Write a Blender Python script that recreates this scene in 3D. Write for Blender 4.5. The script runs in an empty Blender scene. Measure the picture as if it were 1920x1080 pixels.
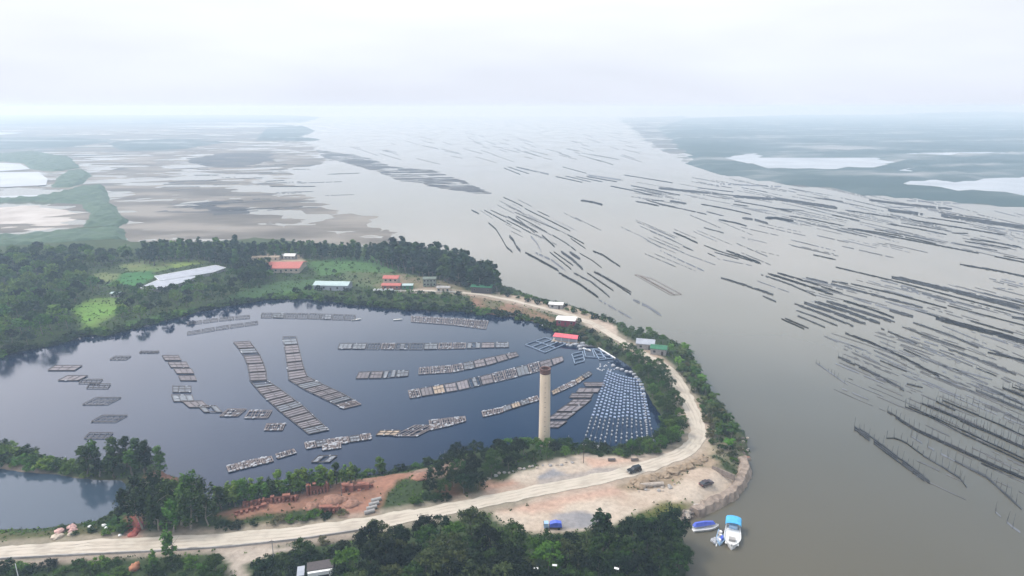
import bpy, math, random
import numpy as np
from mathutils import Vector
R = math.radians
sc = bpy.context.scene
COL = sc.collection

# ---------------------------------------------------------------- camera
CAM_H, PITCH, FPX = 125.0, R(15.2), 1250.0
cd = bpy.data.cameras.new("camera"); cam = bpy.data.objects.new("camera", cd); COL.objects.link(cam)
cam.location = (0, 0, CAM_H); cam.rotation_euler = (R(90) - PITCH, 0, 0)
cd.sensor_width = 36.0; cd.lens = FPX / 1920 * 36.0; cd.clip_start = 1; cd.clip_end = 60000
sc.camera = cam
# ---------------------------------------------------------------- world
SUN_EL, SUN_AZ = R(52), R(-72)          # azimuth measured from +Y towards +X
w = bpy.data.worlds.new("World"); sc.world = w; w.use_nodes = True
nt = w.node_tree; nt.nodes.clear()
def N(t, **k):
    n = nt.nodes.new(t)
    for a, b in k.items(): setattr(n, a, b)
    return n
L = nt.links.new
out = N('ShaderNodeOutputWorld'); bg = N('ShaderNodeBackground'); L(bg.outputs[0], out.inputs[0])
sky = N('ShaderNodeTexSky', sky_type='NISHITA'); sky.sun_disc = False
sky.sun_elevation = SUN_EL; sky.sun_rotation = SUN_AZ; sky.dust_density = 3.0
tc = N('ShaderNodeTexCoord'); sep = N('ShaderNodeSeparateXYZ'); L(tc.outputs['Generated'], sep.inputs[0])
asn = N('ShaderNodeMath', operation='ARCSINE'); L(sep.outputs[2], asn.inputs[0])
nz = N('ShaderNodeTexNoise'); nz.inputs['Scale'].default_value = 2.2; nz.inputs['Detail'].default_value = 3
mp = N('ShaderNodeMapping'); mp.inputs['Scale'].default_value = (1, 1, 5.0); L(tc.outputs['Generated'], mp.inputs[0]); L(mp.outputs[0], nz.inputs[0])
mr = N('ShaderNodeMapRange'); mr.inputs['From Min'].default_value = 0; mr.inputs['From Max'].default_value = 1.571
L(asn.outputs[0], mr.inputs[0])
ramp = N('ShaderNodeValToRGB'); cr = ramp.color_ramp
SKY = [(0.0, (7.4, 7.8, 8.9)), (0.03, (7.5, 7.95, 9.0)), (0.06, (8.0, 8.35, 9.1)), (0.088, (8.5, 8.8, 9.2)), (0.125, (12.0, 12.1, 12.5)), (0.19, (11.2, 12.1, 13.0)), (0.25, (4.8, 6.8, 9.4)), (0.33, (1.2, 2.9, 5.4)), (0.44, (1.5, 1.7, 2.1)),
       (0.58, (8.5, 9.0, 9.8)), (0.8, (19, 19.2, 19.5)), (1.0, (20, 20, 20.5))]
while len(cr.elements) < len(SKY): cr.elements.new(0.5)
for e, (p, c) in zip(cr.elements, SKY): e.position = p; e.color = (*c, 1)
L(mr.outputs[0], ramp.inputs[0])
mx = N('ShaderNodeMix', data_type='RGBA'); mx.inputs[0].default_value = 0.9
L(sky.outputs[0], mx.inputs[6]); L(ramp.outputs[0], mx.inputs[7])
# unseen sky glow added high on the left, brightens the pond's reflection
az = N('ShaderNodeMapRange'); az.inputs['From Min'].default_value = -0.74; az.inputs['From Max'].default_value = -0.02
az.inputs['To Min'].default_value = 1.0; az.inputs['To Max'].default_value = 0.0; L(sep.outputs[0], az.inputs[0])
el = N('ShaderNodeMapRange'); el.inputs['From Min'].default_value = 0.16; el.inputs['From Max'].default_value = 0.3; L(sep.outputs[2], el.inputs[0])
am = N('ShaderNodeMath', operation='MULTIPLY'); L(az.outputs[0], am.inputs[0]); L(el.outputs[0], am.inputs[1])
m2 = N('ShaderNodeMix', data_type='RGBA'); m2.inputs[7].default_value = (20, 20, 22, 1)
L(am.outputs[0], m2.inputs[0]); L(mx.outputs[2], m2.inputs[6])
nr = N('ShaderNodeMapRange'); nr.inputs['From Min'].default_value = 0.3; nr.inputs['From Max'].default_value = 0.7
nr.inputs['To Min'].default_value = 0.91; nr.inputs['To Max'].default_value = 1.05; L(nz.outputs[0], nr.inputs[0])
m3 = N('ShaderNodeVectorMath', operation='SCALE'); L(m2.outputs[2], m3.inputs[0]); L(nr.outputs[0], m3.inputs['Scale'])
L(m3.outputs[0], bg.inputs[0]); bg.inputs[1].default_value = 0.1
# ---------------------------------------------------------------- sun
sd = bpy.data.lights.new("sun", 'SUN'); sd.energy = 1.7; sd.angle = R(12); sd.color = (1, .96, .9)
so = bpy.data.objects.new("sun", sd); COL.objects.link(so)
sdir = Vector((math.sin(SUN_AZ) * math.cos(SUN_EL), math.cos(SUN_AZ) * math.cos(SUN_EL), math.sin(SUN_EL)))
so.rotation_euler = sdir.to_track_quat('Z', 'Y').to_euler()
sc.view_settings.view_transform = 'Standard'; sc.view_settings.look = 'None'
sc.view_settings.exposure = 0.33; sc.view_settings.gamma = 1.0
sc.render.engine = 'CYCLES'
cy = sc.cycles; cy.use_denoising = True; cy.max_bounces = 5; cy.diffuse_bounces = 2; cy.glossy_bounces = 2
cy.volume_bounces = 3; cy.transparent_max_bounces = 4; cy.caustics_reflective = False; cy.caustics_refractive = False

# ---------------------------------------------------------------- helpers
CP, SP = math.cos(PITCH), math.sin(PITCH)
def G(px, py, z=0.0):
    "point of the horizontal plane z seen at photo position px, py"
    a = (px - 960) / FPX; b = (540 - py) / FPX
    d = (a, CP + b * SP, -SP + b * CP); t = (z - CAM_H) / d[2]
    return (a * t, d[1] * t, z)
def P(x, y, z):
    zz = z - CAM_H; dep = y * CP - zz * SP; up = y * SP + zz * CP
    return (960 + FPX * x / dep, 540 - FPX * up / dep)
def top_z(x, y, py):
    "height at x, y that shows at photo row py"
    k = (540 - py) / FPX
    # (y*SP+zz*CP) = k*(y*CP - zz*SP)
    return CAM_H + (k * y * CP - y * SP) / (CP + k * SP)
rng = random.Random(7)
def vnoise(x, y, s, seed=0):
    x = np.asarray(x, float) / s; y = np.asarray(y, float) / s
    xi = np.floor(x).astype(np.int64); yi = np.floor(y).astype(np.int64); fx = x - xi; fy = y - yi
    def h(a, b):
        n = (a * 374761393 + b * 668265263 + seed * 974634777) & 0xffffffff
        n = ((n ^ (n >> 13)) * 1274126177) & 0xffffffff
        return ((n ^ (n >> 16)) & 0xffff) / 65535.0
    fx = fx * fx * (3 - 2 * fx); fy = fy * fy * (3 - 2 * fy)
    return (h(xi, yi) * (1 - fx) + h(xi + 1, yi) * fx) * (1 - fy) + (h(xi, yi + 1) * (1 - fx) + h(xi + 1, yi + 1) * fx) * fy
def fbm(x, y, s, o=4, seed=0):
    r = 0; a = 1; t = 0
    for i in range(o): r = r + a * vnoise(x, y, s / 2 ** i, seed + i); t += a; a *= .55
    return r / t
def sdist(X, Y, poly):
    "signed distance to a polygon, positive inside"
    p = np.array(poly, float)[:, :2]; n = len(p); d = np.full(X.shape, 1e18); ins = np.zeros(X.shape, bool)
    for i in range(n):
        ax, ay = p[i]; bx, by = p[(i + 1) % n]; ex, ey = bx - ax, by - ay
        wx, wy = X - ax, Y - ay
        t = np.clip((wx * ex + wy * ey) / (ex * ex + ey * ey + 1e-9), 0, 1)
        d = np.minimum(d, (wx - ex * t) ** 2 + (wy - ey * t) ** 2)
        if ay != by:
            c = ((ay > Y) != (by > Y)) & (X < (bx - ax) * (Y - ay) / (by - ay) + ax); ins ^= c
    return np.where(ins, 1, -1) * np.sqrt(d)
def polyG(pp, z=0.0): return [G(a, b, z) for a, b in pp]

# ---------------------------------------------------------------- materials
MATS = {}
def mat(name, c1, c2=None, scale=1.0, rough=.8, bump=0, detail=4, metallic=0, objrand=0, coords='Object', stretch=(1, 1, 1), c3=None, spec=.5, sharp=(.35, .65)):
    if name in MATS: return MATS[name]
    m = bpy.data.materials.new(name); m.use_nodes = True; t = m.node_tree; b = t.nodes['Principled BSDF']
    b.inputs['Roughness'].default_value = rough; b.inputs['Metallic'].default_value = metallic
    b.inputs['Specular IOR Level'].default_value = spec
    if c2 is None: c2 = tuple(v * .72 for v in c1)
    tcn = t.nodes.new('ShaderNodeTexCoord'); mpn = t.nodes.new('ShaderNodeMapping'); mpn.inputs['Scale'].default_value = stretch
    t.links.new(tcn.outputs[coords], mpn.inputs[0])
    n = t.nodes.new('ShaderNodeTexNoise'); n.inputs['Scale'].default_value = scale; n.inputs['Detail'].default_value = detail
    t.links.new(mpn.outputs[0], n.inputs[0])
    r = t.nodes.new('ShaderNodeValToRGB'); r.color_ramp.elements[0].position = sharp[0]; r.color_ramp.elements[1].position = sharp[1]
    r.color_ramp.elements[0].color = (*c1, 1); r.color_ramp.elements[1].color = (*c2, 1)
    if c3: e = r.color_ramp.elements.new(.5 * (sharp[0] + sharp[1])); e.color = (*c3, 1)
    t.links.new(n.outputs[0], r.inputs[0]); o = r.outputs[0]
    if objrand:
        oi = t.nodes.new('ShaderNodeObjectInfo'); hs = t.nodes.new('ShaderNodeHueSaturation')
        m1 = t.nodes.new('ShaderNodeMapRange'); m1.inputs['To Min'].default_value = 1 - objrand; m1.inputs['To Max'].default_value = 1 + objrand
        t.links.new(oi.outputs['Random'], m1.inputs[0]); t.links.new(m1.outputs[0], hs.inputs['Value'])
        m4 = t.nodes.new('ShaderNodeMath'); m4.operation = 'MULTIPLY'; m4.inputs[1].default_value = 7.31
        m5 = t.nodes.new('ShaderNodeMath'); m5.operation = 'FRACT'
        m6 = t.nodes.new('ShaderNodeMapRange'); m6.inputs['To Min'].default_value = .5 - objrand * .06; m6.inputs['To Max'].default_value = .5 + objrand * .06
        t.links.new(oi.outputs['Random'], m4.inputs[0]); t.links.new(m4.outputs[0], m5.inputs[0]); t.links.new(m5.outputs[0], m6.inputs[0]); t.links.new(m6.outputs[0], hs.inputs['Hue'])
        t.links.new(o, hs.inputs['Color']); o = hs.outputs[0]
    t.links.new(o, b.inputs['Base Color'])
    if bump:
        bn = t.nodes.new('ShaderNodeBump'); bn.inputs['Strength'].default_value = min(1, bump); bn.inputs['Distance'].default_value = bump
        t.links.new(n.outputs[0], bn.inputs['Height']); t.links.new(bn.outputs[0], b.inputs['Normal'])
    MATS[name] = m; return m
def water(name, col, col2, rough, wave_scale, wave, patch=.004, ior=1.33, stretch=(1, 1, 1)):
    m = bpy.data.materials.new(name); m.use_nodes = True; t = m.node_tree; b = t.nodes['Principled BSDF']
    b.inputs['Roughness'].default_value = rough; b.inputs['IOR'].default_value = ior
    tcn = t.nodes.new('ShaderNodeTexCoord')
    n = t.nodes.new('ShaderNodeTexNoise'); n.inputs['Scale'].default_value = patch; n.inputs['Detail'].default_value = 3
    t.links.new(tcn.outputs['Object'], n.inputs[0])
    r = t.nodes.new('ShaderNodeValToRGB'); r.color_ramp.elements[0].position = .3; r.color_ramp.elements[1].position = .7
    r.color_ramp.elements[0].color = (*col, 1); r.color_ramp.elements[1].color = (*col2, 1)
    t.links.new(n.outputs[0], r.inputs[0]); t.links.new(r.outputs[0], b.inputs['Base Color'])
    mpn = t.nodes.new('ShaderNodeMapping'); mpn.inputs['Scale'].default_value = stretch; mpn.inputs['Rotation'].default_value = (0, 0, R(-28))
    t.links.new(tcn.outputs['Object'], mpn.inputs[0])
    n2 = t.nodes.new('ShaderNodeTexNoise'); n2.inputs['Scale'].default_value = wave_scale; n2.inputs['Detail'].default_value = 3
    t.links.new(mpn.outputs[0], n2.inputs[0])
    bn = t.nodes.new('ShaderNodeBump'); bn.inputs['Strength'].default_value = 1; bn.inputs['Distance'].default_value = wave
    t.links.new(n2.outputs[0], bn.inputs['Height']); t.links.new(bn.outputs[0], b.inputs['Normal'])
    # wind lanes: patches of the surface are rougher than others
    mp3 = t.nodes.new('ShaderNodeMapping'); mp3.inputs['Scale'].default_value = (1, .35, 1); mp3.inputs['Rotation'].default_value = (0, 0, R(35)); t.links.new(tcn.outputs['Object'], mp3.inputs[0])
    n3 = t.nodes.new('ShaderNodeTexNoise'); n3.inputs['Scale'].default_value = .018; n3.inputs['Detail'].default_value = 5; t.links.new(mp3.outputs[0], n3.inputs[0])
    r3_ = t.nodes.new('ShaderNodeMapRange'); r3_.inputs['From Min'].default_value = .38; r3_.inputs['From Max'].default_value = .64; r3_.inputs['To Min'].default_value = rough * .5; r3_.inputs['To Max'].default_value = rough * 3
    t.links.new(n3.outputs[0], r3_.inputs[0]); t.links.new(r3_.outputs[0], b.inputs['Roughness'])
    r4_ = t.nodes.new('ShaderNodeMapRange'); r4_.inputs['From Min'].default_value = .38; r4_.inputs['From Max'].default_value = .64; r4_.inputs['To Min'].default_value = wave * .5; r4_.inputs['To Max'].default_value = wave * 3
    t.links.new(n3.outputs[0], r4_.inputs[0]); t.links.new(r4_.outputs[0], bn.inputs['Distance'])
    MATS[name] = m; return m

# ---------------------------------------------------------------- mesh builders
class MB:
    def __init__(s): s.v = []; s.f = []
    def add(s, vs, fs):
        o = len(s.v); s.v += [tuple(v) for v in vs]; s.f += [tuple(i + o for i in f) for f in fs]; return s
    def box(s, c, d, rz=0, taper=1.0):
        cx, cy_, cz = c; x, y, z = d[0] / 2, d[1] / 2, d[2] / 2; ca, sa = math.cos(rz), math.sin(rz); vs = []
        for k, q in ((-1, 1), (1, taper)):
            for i, j in ((-1, -1), (1, -1), (1, 1), (-1, 1)):
                a, b = i * x * q, j * y * q; vs.append((cx + a * ca - b * sa, cy_ + a * sa + b * ca, cz + k * z))
        return s.add(vs, [(3, 2, 1, 0), (4, 5, 6, 7), (0, 1, 5, 4), (1, 2, 6, 5), (2, 3, 7, 6), (3, 0, 4, 7)])
    def tube(s, p, q, r0, r1=None, n=6, caps=True):
        r1 = r0 if r1 is None else r1; p, q = Vector(p), Vector(q); d = (q - p)
        if d.length < 1e-6: return s
        a = d.orthogonal().normalized(); b = d.cross(a).normalized(); vs = []
        for c, r in ((p, r0), (q, r1)):
            for i in range(n): t = 2 * math.pi * i / n; vs.append(c + a * (math.cos(t) * r) + b * (math.sin(t) * r))
        fs = [(i, (i + 1) % n, n + (i + 1) % n, n + i) for i in range(n)]
        if caps: fs += [tuple(range(n - 1, -1, -1)), tuple(range(n, 2 * n))]
        return s.add(vs, fs)
    def lathe(s, prof, n=24, c=(0, 0, 0)):
        vs = []; m = len(prof)
        for r, z in prof:
            for i in range(n): t = 2 * math.pi * i / n; vs.append((c[0] + r * math.cos(t), c[1] + r * math.sin(t), c[2] + z))
        return s.add(vs, [(j * n + i, j * n + (i + 1) % n, (j + 1) * n + (i + 1) % n, (j + 1) * n + i) for j in range(m - 1) for i in range(n)])
    def prism(s, pts, z0, z1):
        n = len(pts); vs = [(p[0], p[1], z0) for p in pts] + [(p[0], p[1], z1) for p in pts]
        a = sum(pts[i][0] * pts[(i + 1) % n][1] - pts[(i + 1) % n][0] * pts[i][1] for i in range(n))
        fs = [tuple(range(n - 1, -1, -1)), tuple(range(n, 2 * n))] + [(i, (i + 1) % n, n + (i + 1) % n, n + i) for i in range(n)]
        if a < 0: fs = [f[::-1] for f in fs]
        return s.add(vs, fs)
    def rock(s, c, r, sq=.6, seed=0, n=2):
        g = random.Random(seed); vs = []; fs = []; A, B = 9, 6
        for j in range(B + 1):
            ph = math.pi * j / B - math.pi / 2
            for i in range(A):
                t = 2 * math.pi * i / A; q = r * g.uniform(.75, 1.12)
                vs.append((c[0] + q * math.cos(ph) * math.cos(t), c[1] + q * math.cos(ph) * math.sin(t), c[2] + q * sq * math.sin(ph)))
        for j in range(B):
            for i in range(A): fs.append((j * A + i, j * A + (i + 1) % A, (j + 1) * A + (i + 1) % A, (j + 1) * A + i))
        return s.add(vs, fs)
    def build(s, name, m, parent=None, smooth=False, **props):
        me = bpy.data.meshes.new(name); me.from_pydata(s.v, [], s.f)
        if smooth: me.polygons.foreach_set('use_smooth', [True] * len(s.f))
        me.materials.append(m); o = bpy.data.objects.new(name, me); COL.objects.link(o)
        if parent: o.parent = parent
        for k, v in props.items(): o[k] = v
        return o
def tag(o, label, cat, group=None):
    o['label'] = label; o['category'] = cat
    if group: o['group'] = group
    return o
def thing(name, label, cat, loc=(0, 0, 0), rz=0, group=None, s=1):
    o = bpy.data.objects.new(name, None); COL.objects.link(o); o.location = loc; o.rotation_euler = (0, 0, rz); o.scale = (s, s, s)
    o.empty_display_size = .5; return tag(o, label, cat, group)
def fastmesh(name, V, F, m, attr=None, smooth=False):
    "V (n,3), F (k,4) numpy"
    me = bpy.data.meshes.new(name); n, k = len(V), len(F)
    me.vertices.add(n); me.vertices.foreach_set('co', np.ascontiguousarray(V, np.float32).ravel())
    me.loops.add(k * 4); me.loops.foreach_set('vertex_index', np.ascontiguousarray(F, np.int32).ravel())
    me.polygons.add(k); me.polygons.foreach_set('loop_start', np.arange(0, 4 * k, 4, dtype=np.int32)); me.polygons.foreach_set('loop_total', np.full(k, 4, np.int32))
    me.polygons.foreach_set('use_smooth', np.full(k, smooth, bool))
    me.update(calc_edges=True)
    if attr is not None:
        a = me.color_attributes.new('zone', 'FLOAT_COLOR', 'POINT'); a.data.foreach_set('color', np.ascontiguousarray(attr, np.float32).ravel())
    me.materials.append(m); return me
def link(name, me, parent=None, **props):
    o = bpy.data.objects.new(name, me); COL.objects.link(o)
    if parent: o.parent = parent
    for k, v in props.items(): o[k] = v
    return o
def dup(root, loc, rz, label=None, group=None, s=None):
    r = root.copy(); COL.objects.link(r); r.location = loc; r.rotation_euler = (0, 0, rz)
    if s: r.scale = s if hasattr(s, '__len__') else (s, s, s)
    if label: r['label'] = label
    if group: r['group'] = group
    for ch in list(root.children):
        c = ch.copy(); COL.objects.link(c); c.parent = r
        for g in ch.children: d = g.copy(); COL.objects.link(d); d.parent = c
    return r
ORD = 'first second third fourth fifth sixth seventh eighth ninth tenth eleventh twelfth thirteenth fourteenth fifteenth sixteenth seventeenth eighteenth nineteenth twentieth'.split()
ORD += ['twenty-' + o for o in ORD[:9]] + ['thirtieth'] + ['thirty-' + o for o in ORD[:9]] + ['fortieth']
def ordn(i): return ORD[i] if i < len(ORD) else 'later'

# ---------------------------------------------------------------- the land
LAND = [(-900, 480), (-300, 470), (0, 452), (140, 430), (205, 425), (245, 455), (330, 458), (450, 452), (480, 447), (560, 455), (650, 462), (760, 470), (840, 484), (900, 503), (945, 535), (1000, 556), (1060, 570),
        (1100, 583), (1150, 603), (1195, 620), (1245, 632), (1292, 650), (1308, 690), (1333, 735), (1372, 780), (1398, 815), (1404, 850), (1399, 890), (1376, 925), (1330, 957), (1292, 978),
        (1268, 985), (1280, 1010), (1296, 1045), (1282, 1080), (1250, 1150), (1240, 1300), (900, 1600), (-900, 1600)]
POND = [(-700, 700), (-200, 685), (0, 668), (60, 655), (130, 640), (160, 628), (195, 630), (230, 622), (300, 603), (350, 592), (400, 577), (450, 570), (500, 562), (560, 560), (600, 563), (640, 568), (700, 576), (760, 580), (850, 584),
        (900, 588), (960, 595), (1010, 606), (1040, 620), (1075, 640), (1110, 650), (1150, 665), (1180, 690), (1204, 735), (1236, 775), (1246, 800), (1240, 822), (1200, 838), (1150, 842), (1100, 840), (1060, 838), (1000, 830),
        (940, 832), (880, 845), (845, 858), (800, 872), (750, 880), (715, 886), (650, 893), (560, 905), (470, 918), (430, 926), (400, 932), (385, 915), (340, 895), (305, 876), (270, 866), (230, 862), (170, 868), (130, 862), (60, 842), (0, 832), (-300, 815), (-900, 800)]
POOL = [(-900, 880), (0, 882), (90, 890), (150, 900), (225, 903), (240, 915), (225, 945), (185, 972), (110, 985), (0, 992), (-900, 1010)]
ROAD = [(-300, 1056), (-100, 1046), (0, 1037), (100, 1029), (200, 1024), (330, 1018), (450, 1009), (600, 995), (700, 979), (800, 963), (900, 944), (1000, 921), (1100, 903), (1180, 886), (1240, 866), (1285, 850), (1308, 830), (1310, 800),
        (1296, 765), (1276, 725), (1252, 692), (1218, 668), (1185, 652), (1150, 630), (1110, 606), (1060, 588), (1000, 573), (950, 561), (900, 552), (850, 547), (760, 544)]
LANDW, PONDW, POOLW = polyG(LAND), polyG(POND), polyG(POOL)
ROADW = [G(a, b, 3.0) for a, b in ROAD]
def resample(pts, step):
    o = []
    for i in range(len(pts) - 1):
        a, b = Vector(pts[i]), Vector(pts[i + 1]); n = max(1, int((b - a).length / step))
        o += [a.lerp(b, k / n) for k in range(n)]
    o.append(Vector(pts[-1])); return o
def smooth_line(pts, it=6):
    for _ in range(it):
        pts = [pts[0]] + [(pts[i - 1] + pts[i] * 2 + pts[i + 1]) / 4 for i in range(1, len(pts) - 1)] + [pts[-1]]
    return pts
ROADC = smooth_line(resample(ROADW, 4.0), 10)
xs = np.arange(-760, 330, 1.6)
ys = np.concatenate([np.arange(95, 330, 1.3), np.arange(330, 720, 2.6)])
X, Y = np.meshgrid(xs, ys)
wob = (fbm(X, Y, 14, 3, 5) - .5) * 5
sL = sdist(X, Y, LANDW) + wob; sP = -sdist(X, Y, PONDW) + wob; sQ = -sdist(X, Y, POOLW) + wob * .5
S = np.minimum(np.minimum(sL, sP), sQ)
dR = np.full(X.shape, 1e9)
for i in range(len(ROADC) - 1):
    a, b = ROADC[i], ROADC[i + 1]; ex, ey = b.x - a.x, b.y - a.y; t = np.clip(((X - a.x) * ex + (Y - a.y) * ey) / (ex * ex + ey * ey), 0, 1)
    dR = np.minimum(dR, (X - a.x - ex * t) ** 2 + (Y - a.y - ey * t) ** 2)
dR = np.sqrt(dR)
sm = lambda a, b, v: (lambda t: t * t * (3 - 2 * t))(np.clip((v - a) / (b - a), 0, 1))
H = np.where(S > 0, 3.0 * sm(0, 9, S), np.maximum(-1.6, S * .35))
H = H + np.where(S > 3, 1, 0) * sm(3, 12, S) * (fbm(X, Y, 30, 4, 11) - .5) * 2.2 * sm(5, 14, dR)
H = np.where(dR < 14, H + (3.0 - H) * (1 - sm(4, 12, dR)), H)
def Hat(x, y):
    i = min(max(np.searchsorted(xs, x) - 1, 0), len(xs) - 2); j = min(max(np.searchsorted(ys, y) - 1, 0), len(ys) - 2)
    u = min(max((x - xs[i]) / (xs[i + 1] - xs[i]), 0), 1); v = min(max((y - ys[j]) / (ys[j + 1] - ys[j]), 0), 1)
    return float((H[j, i] * (1 - u) + H[j, i + 1] * u) * (1 - v) + (H[j + 1, i] * (1 - u) + H[j + 1, i + 1] * u) * v)
def ground(px, py):
    z = 3.0
    for _ in range(4): x, y, _z = G(px, py, z); z = max(Hat(x, y), 0)
    return (x, y, z)
# colours of the ground itself: what grows or lies there
C = np.empty(X.shape + (4,)); C[..., 3] = 1
gr = fbm(X, Y, 40, 4, 21)[..., None]; C[..., :3] = np.array((.022, .042, .014)) * (1 - gr) + np.array((.055, .075, .028)) * gr
GREEN = np.ones(X.shape)
def zone(pp, col, feather=2.0, green=1.0, jag=3.0, z=3.0, col2=None, ns=12):
    global C
    s = sdist(X, Y, polyG(pp, z)) + (fbm(X, Y, 9, 3, len(pp) * 7) - .5) * jag * 2
    a = sm(-feather / 2, feather / 2, s)[..., None]; n = fbm(X, Y, ns, 4, 31)[..., None]
    n = np.clip((n - .3) / .4, 0, 1)
    c = np.array(col) * (1 - n) + np.array(col2 if col2 else [v * .8 for v in col]) * n
    C[..., :3] = C[..., :3] * (1 - a) + c * a
    GREEN[:] = GREEN * (1 - a[..., 0]) + green * a[..., 0]
FIELD = (.13, .25, .04); FIELD2 = (.05, .10, .03); SAND = (.47, .40, .32); SAND2 = (.36, .28, .22); PINK = (.48, .33, .25); RED = (.30, .14, .09); OLIVE = (.07, .08, .025)
zone([(130, 578), (165, 560), (228, 556), (226, 578), (195, 605), (182, 626), (158, 624), (150, 600)], FIELD, 4, .35, 3, col2=(.11, .17, .04))
zone([(225, 498), (268, 488), (370, 486), (398, 492), (290, 510), (235, 508)], (.10, .15, .04), 4, .2, 4, col2=(.15, .17, .07))
zone([(310, 492), (372, 487), (392, 491), (330, 503)], (.17, .23, .05), 4, .1, 2)
zone([(165, 515), (200, 510), (228, 518), (212, 530), (178, 525)], (.15, .18, .07), 4, .2)
zone([(200, 535), (235, 513), (283, 508), (288, 520), (258, 536)], (.045, .15, .04), 3, .2)
zone([(580, 492), (650, 480), (710, 480), (760, 504), (720, 516), (600, 515)], (.07, .15, .045), 6, .2, 5)
zone([(420, 560), (500, 530), (600, 520), (600, 550), (500, 558)], (.05, .10, .035), 6, .5, 5)
zone([(640, 508), (780, 515), (780, 540), (640, 535)], (.10, .11, .05), 6, .4, 5, col2=(.06, .10, .04))
zone([(468, 484), (500, 476), (560, 478), (572, 492), (560, 506), (500, 506), (480, 497)], (.42, .33, .23), 3, 0, 1)
zone([(700, 528), (760, 514), (860, 524), (865, 545), (700, 543)], (.22, .17, .12), 5, .3, 3, col2=(.10, .12, .05))
zone([(880, 552), (950, 563), (1010, 580), (1035, 596), (1030, 612), (980, 598), (930, 588), (880, 578)], (.22, .13, .09), 4, .4, 5, col2=(.12, .11, .06))
zone([(925, 545), (1000, 560), (1080, 575), (1150, 603), (1160, 628), (1130, 622), (1090, 600), (1040, 584), (960, 568)], SAND2, 3, .15, 3, col2=(.30, .24, .17))
zone([(1090, 596), (1130, 600), (1155, 612), (1160, 632), (1125, 620), (1100, 612)], (.52, .42, .34), 2, 0, 1)
zone([(1185, 648), (1225, 655), (1250, 680), (1290, 735), (1330, 790), (1335, 850), (1290, 860), (1290, 800), (1240, 700), (1195, 668)], (.42, .28, .2), 3, .15, 4, col2=(.33, .27, .19))
# the yard by the water
zone([(915, 945), (912, 915), (960, 895), (1000, 878), (1040, 862), (1100, 855), (1240, 848), (1300, 838), (1330, 850), (1290, 870), (1200, 890), (1000, 930)], SAND, 2, 0, 3, col2=(.40, .32, .25))
zone([(910, 940), (910, 908), (960, 905), (1000, 915), (990, 930)], (.40, .25, .18), 4, 0, 4)
zone([(1100, 862), (1190, 855), (1200, 872), (1120, 876)], PINK, 4, 0, 3)
zone([(930, 962), (1000, 937), (1120, 912), (1240, 890), (1350, 872), (1392, 885), (1375, 918), (1320, 940), (1260, 950), (1200, 968), (1130, 990), (1000, 1000), (940, 985)], SAND, 2, 0, 3, col2=(.43, .34, .26))
zone([(930, 958), (1060, 920), (1160, 902), (1170, 930), (1080, 945), (1000, 962)], PINK, 6, 0, 4)
zone([(1165, 912), (1190, 895), (1250, 880), (1320, 850), (1345, 868), (1310, 880), (1290, 888), (1250, 912), (1180, 922)], (.20, .15, .09), 3, .35, 5, col2=(.30, .23, .16))
zone([(1385, 860), (1404, 850), (1404, 890), (1380, 928), (1332, 960), (1318, 948), (1365, 920), (1388, 888)], (.22, .18, .14), 2, 0, 2, z=1)
zone([(1180, 975), (1240, 945), (1300, 938), (1270, 962), (1250, 975), (1190, 990)], OLIVE, 3, .9, 3, col2=(.13, .13, .03))
zone([(1245, 972), (1290, 955), (1330, 943), (1370, 922), (1378, 930), (1330, 960), (1290, 980), (1258, 988)], (.10, .075, .055), 2, 0, 2, z=1, col2=(.20, .16, .12), ns=5)
zone([(1330, 770), (1395, 815), (1400, 850), (1385, 870), (1345, 855), (1330, 800)], (.10, .11, .05), 3, .7, 4, col2=(.26, .22, .16))
zone([(1006, 917), (1012, 893), (1036, 880), (1062, 890), (1100, 886), (1122, 876), (1160, 878), (1180, 882), (1100, 897)], (.21, .21, .22), 1.2, 0, .8, col2=(.28, .27, .27))
zone([(1040, 968), (1075, 961), (1110, 962), (1140, 975), (1100, 992), (1050, 990)], (.23, .225, .23), 2, 0, 1.5, col2=(.30, .28, .27))
# brickworks
zone([(405, 965), (440, 950), (480, 936), (560, 925), (600, 905), (660, 893), (760, 884), (800, 876), (850, 868), (850, 880), (790, 895), (750, 905), (720, 930), (705, 968), (640, 978), (600, 955), (540, 962), (450, 975)], (.30, .155, .105), 3, .1, 4, col2=(.22, .12, .08), ns=6)
zone([(770, 880), (850, 862), (870, 868), (830, 900), (770, 905)], (.24, .17, .13), 4, .1, 4)
zone([(810, 905), (870, 905), (870, 935), (815, 935)], (.14, .07, .035), 6, .7, 4)
zone([(290, 870), (330, 868), (345, 888), (300, 898), (270, 890)], (.26, .12, .08), 3, .2, 3)
zone([(-300, 868), (0, 866), (60, 872), (120, 885), (190, 893), (185, 901), (110, 895), (50, 884), (-300, 880)], (.26, .21, .17), 2, 0, 1, z=1.5)
zone([(160, 893), (240, 890), (240, 902), (165, 903)], (.10, .10, .03), 2, .8, 2, z=1.5)
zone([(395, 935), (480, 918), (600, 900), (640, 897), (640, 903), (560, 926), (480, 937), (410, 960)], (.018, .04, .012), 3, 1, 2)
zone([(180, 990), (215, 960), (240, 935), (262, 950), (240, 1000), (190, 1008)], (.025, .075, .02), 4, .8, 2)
zone([(235, 602), (330, 580), (440, 560), (560, 545), (600, 548), (600, 556), (450, 566), (330, 592), (240, 616)], (.06, .13, .03), 5, .5, 4)
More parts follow.
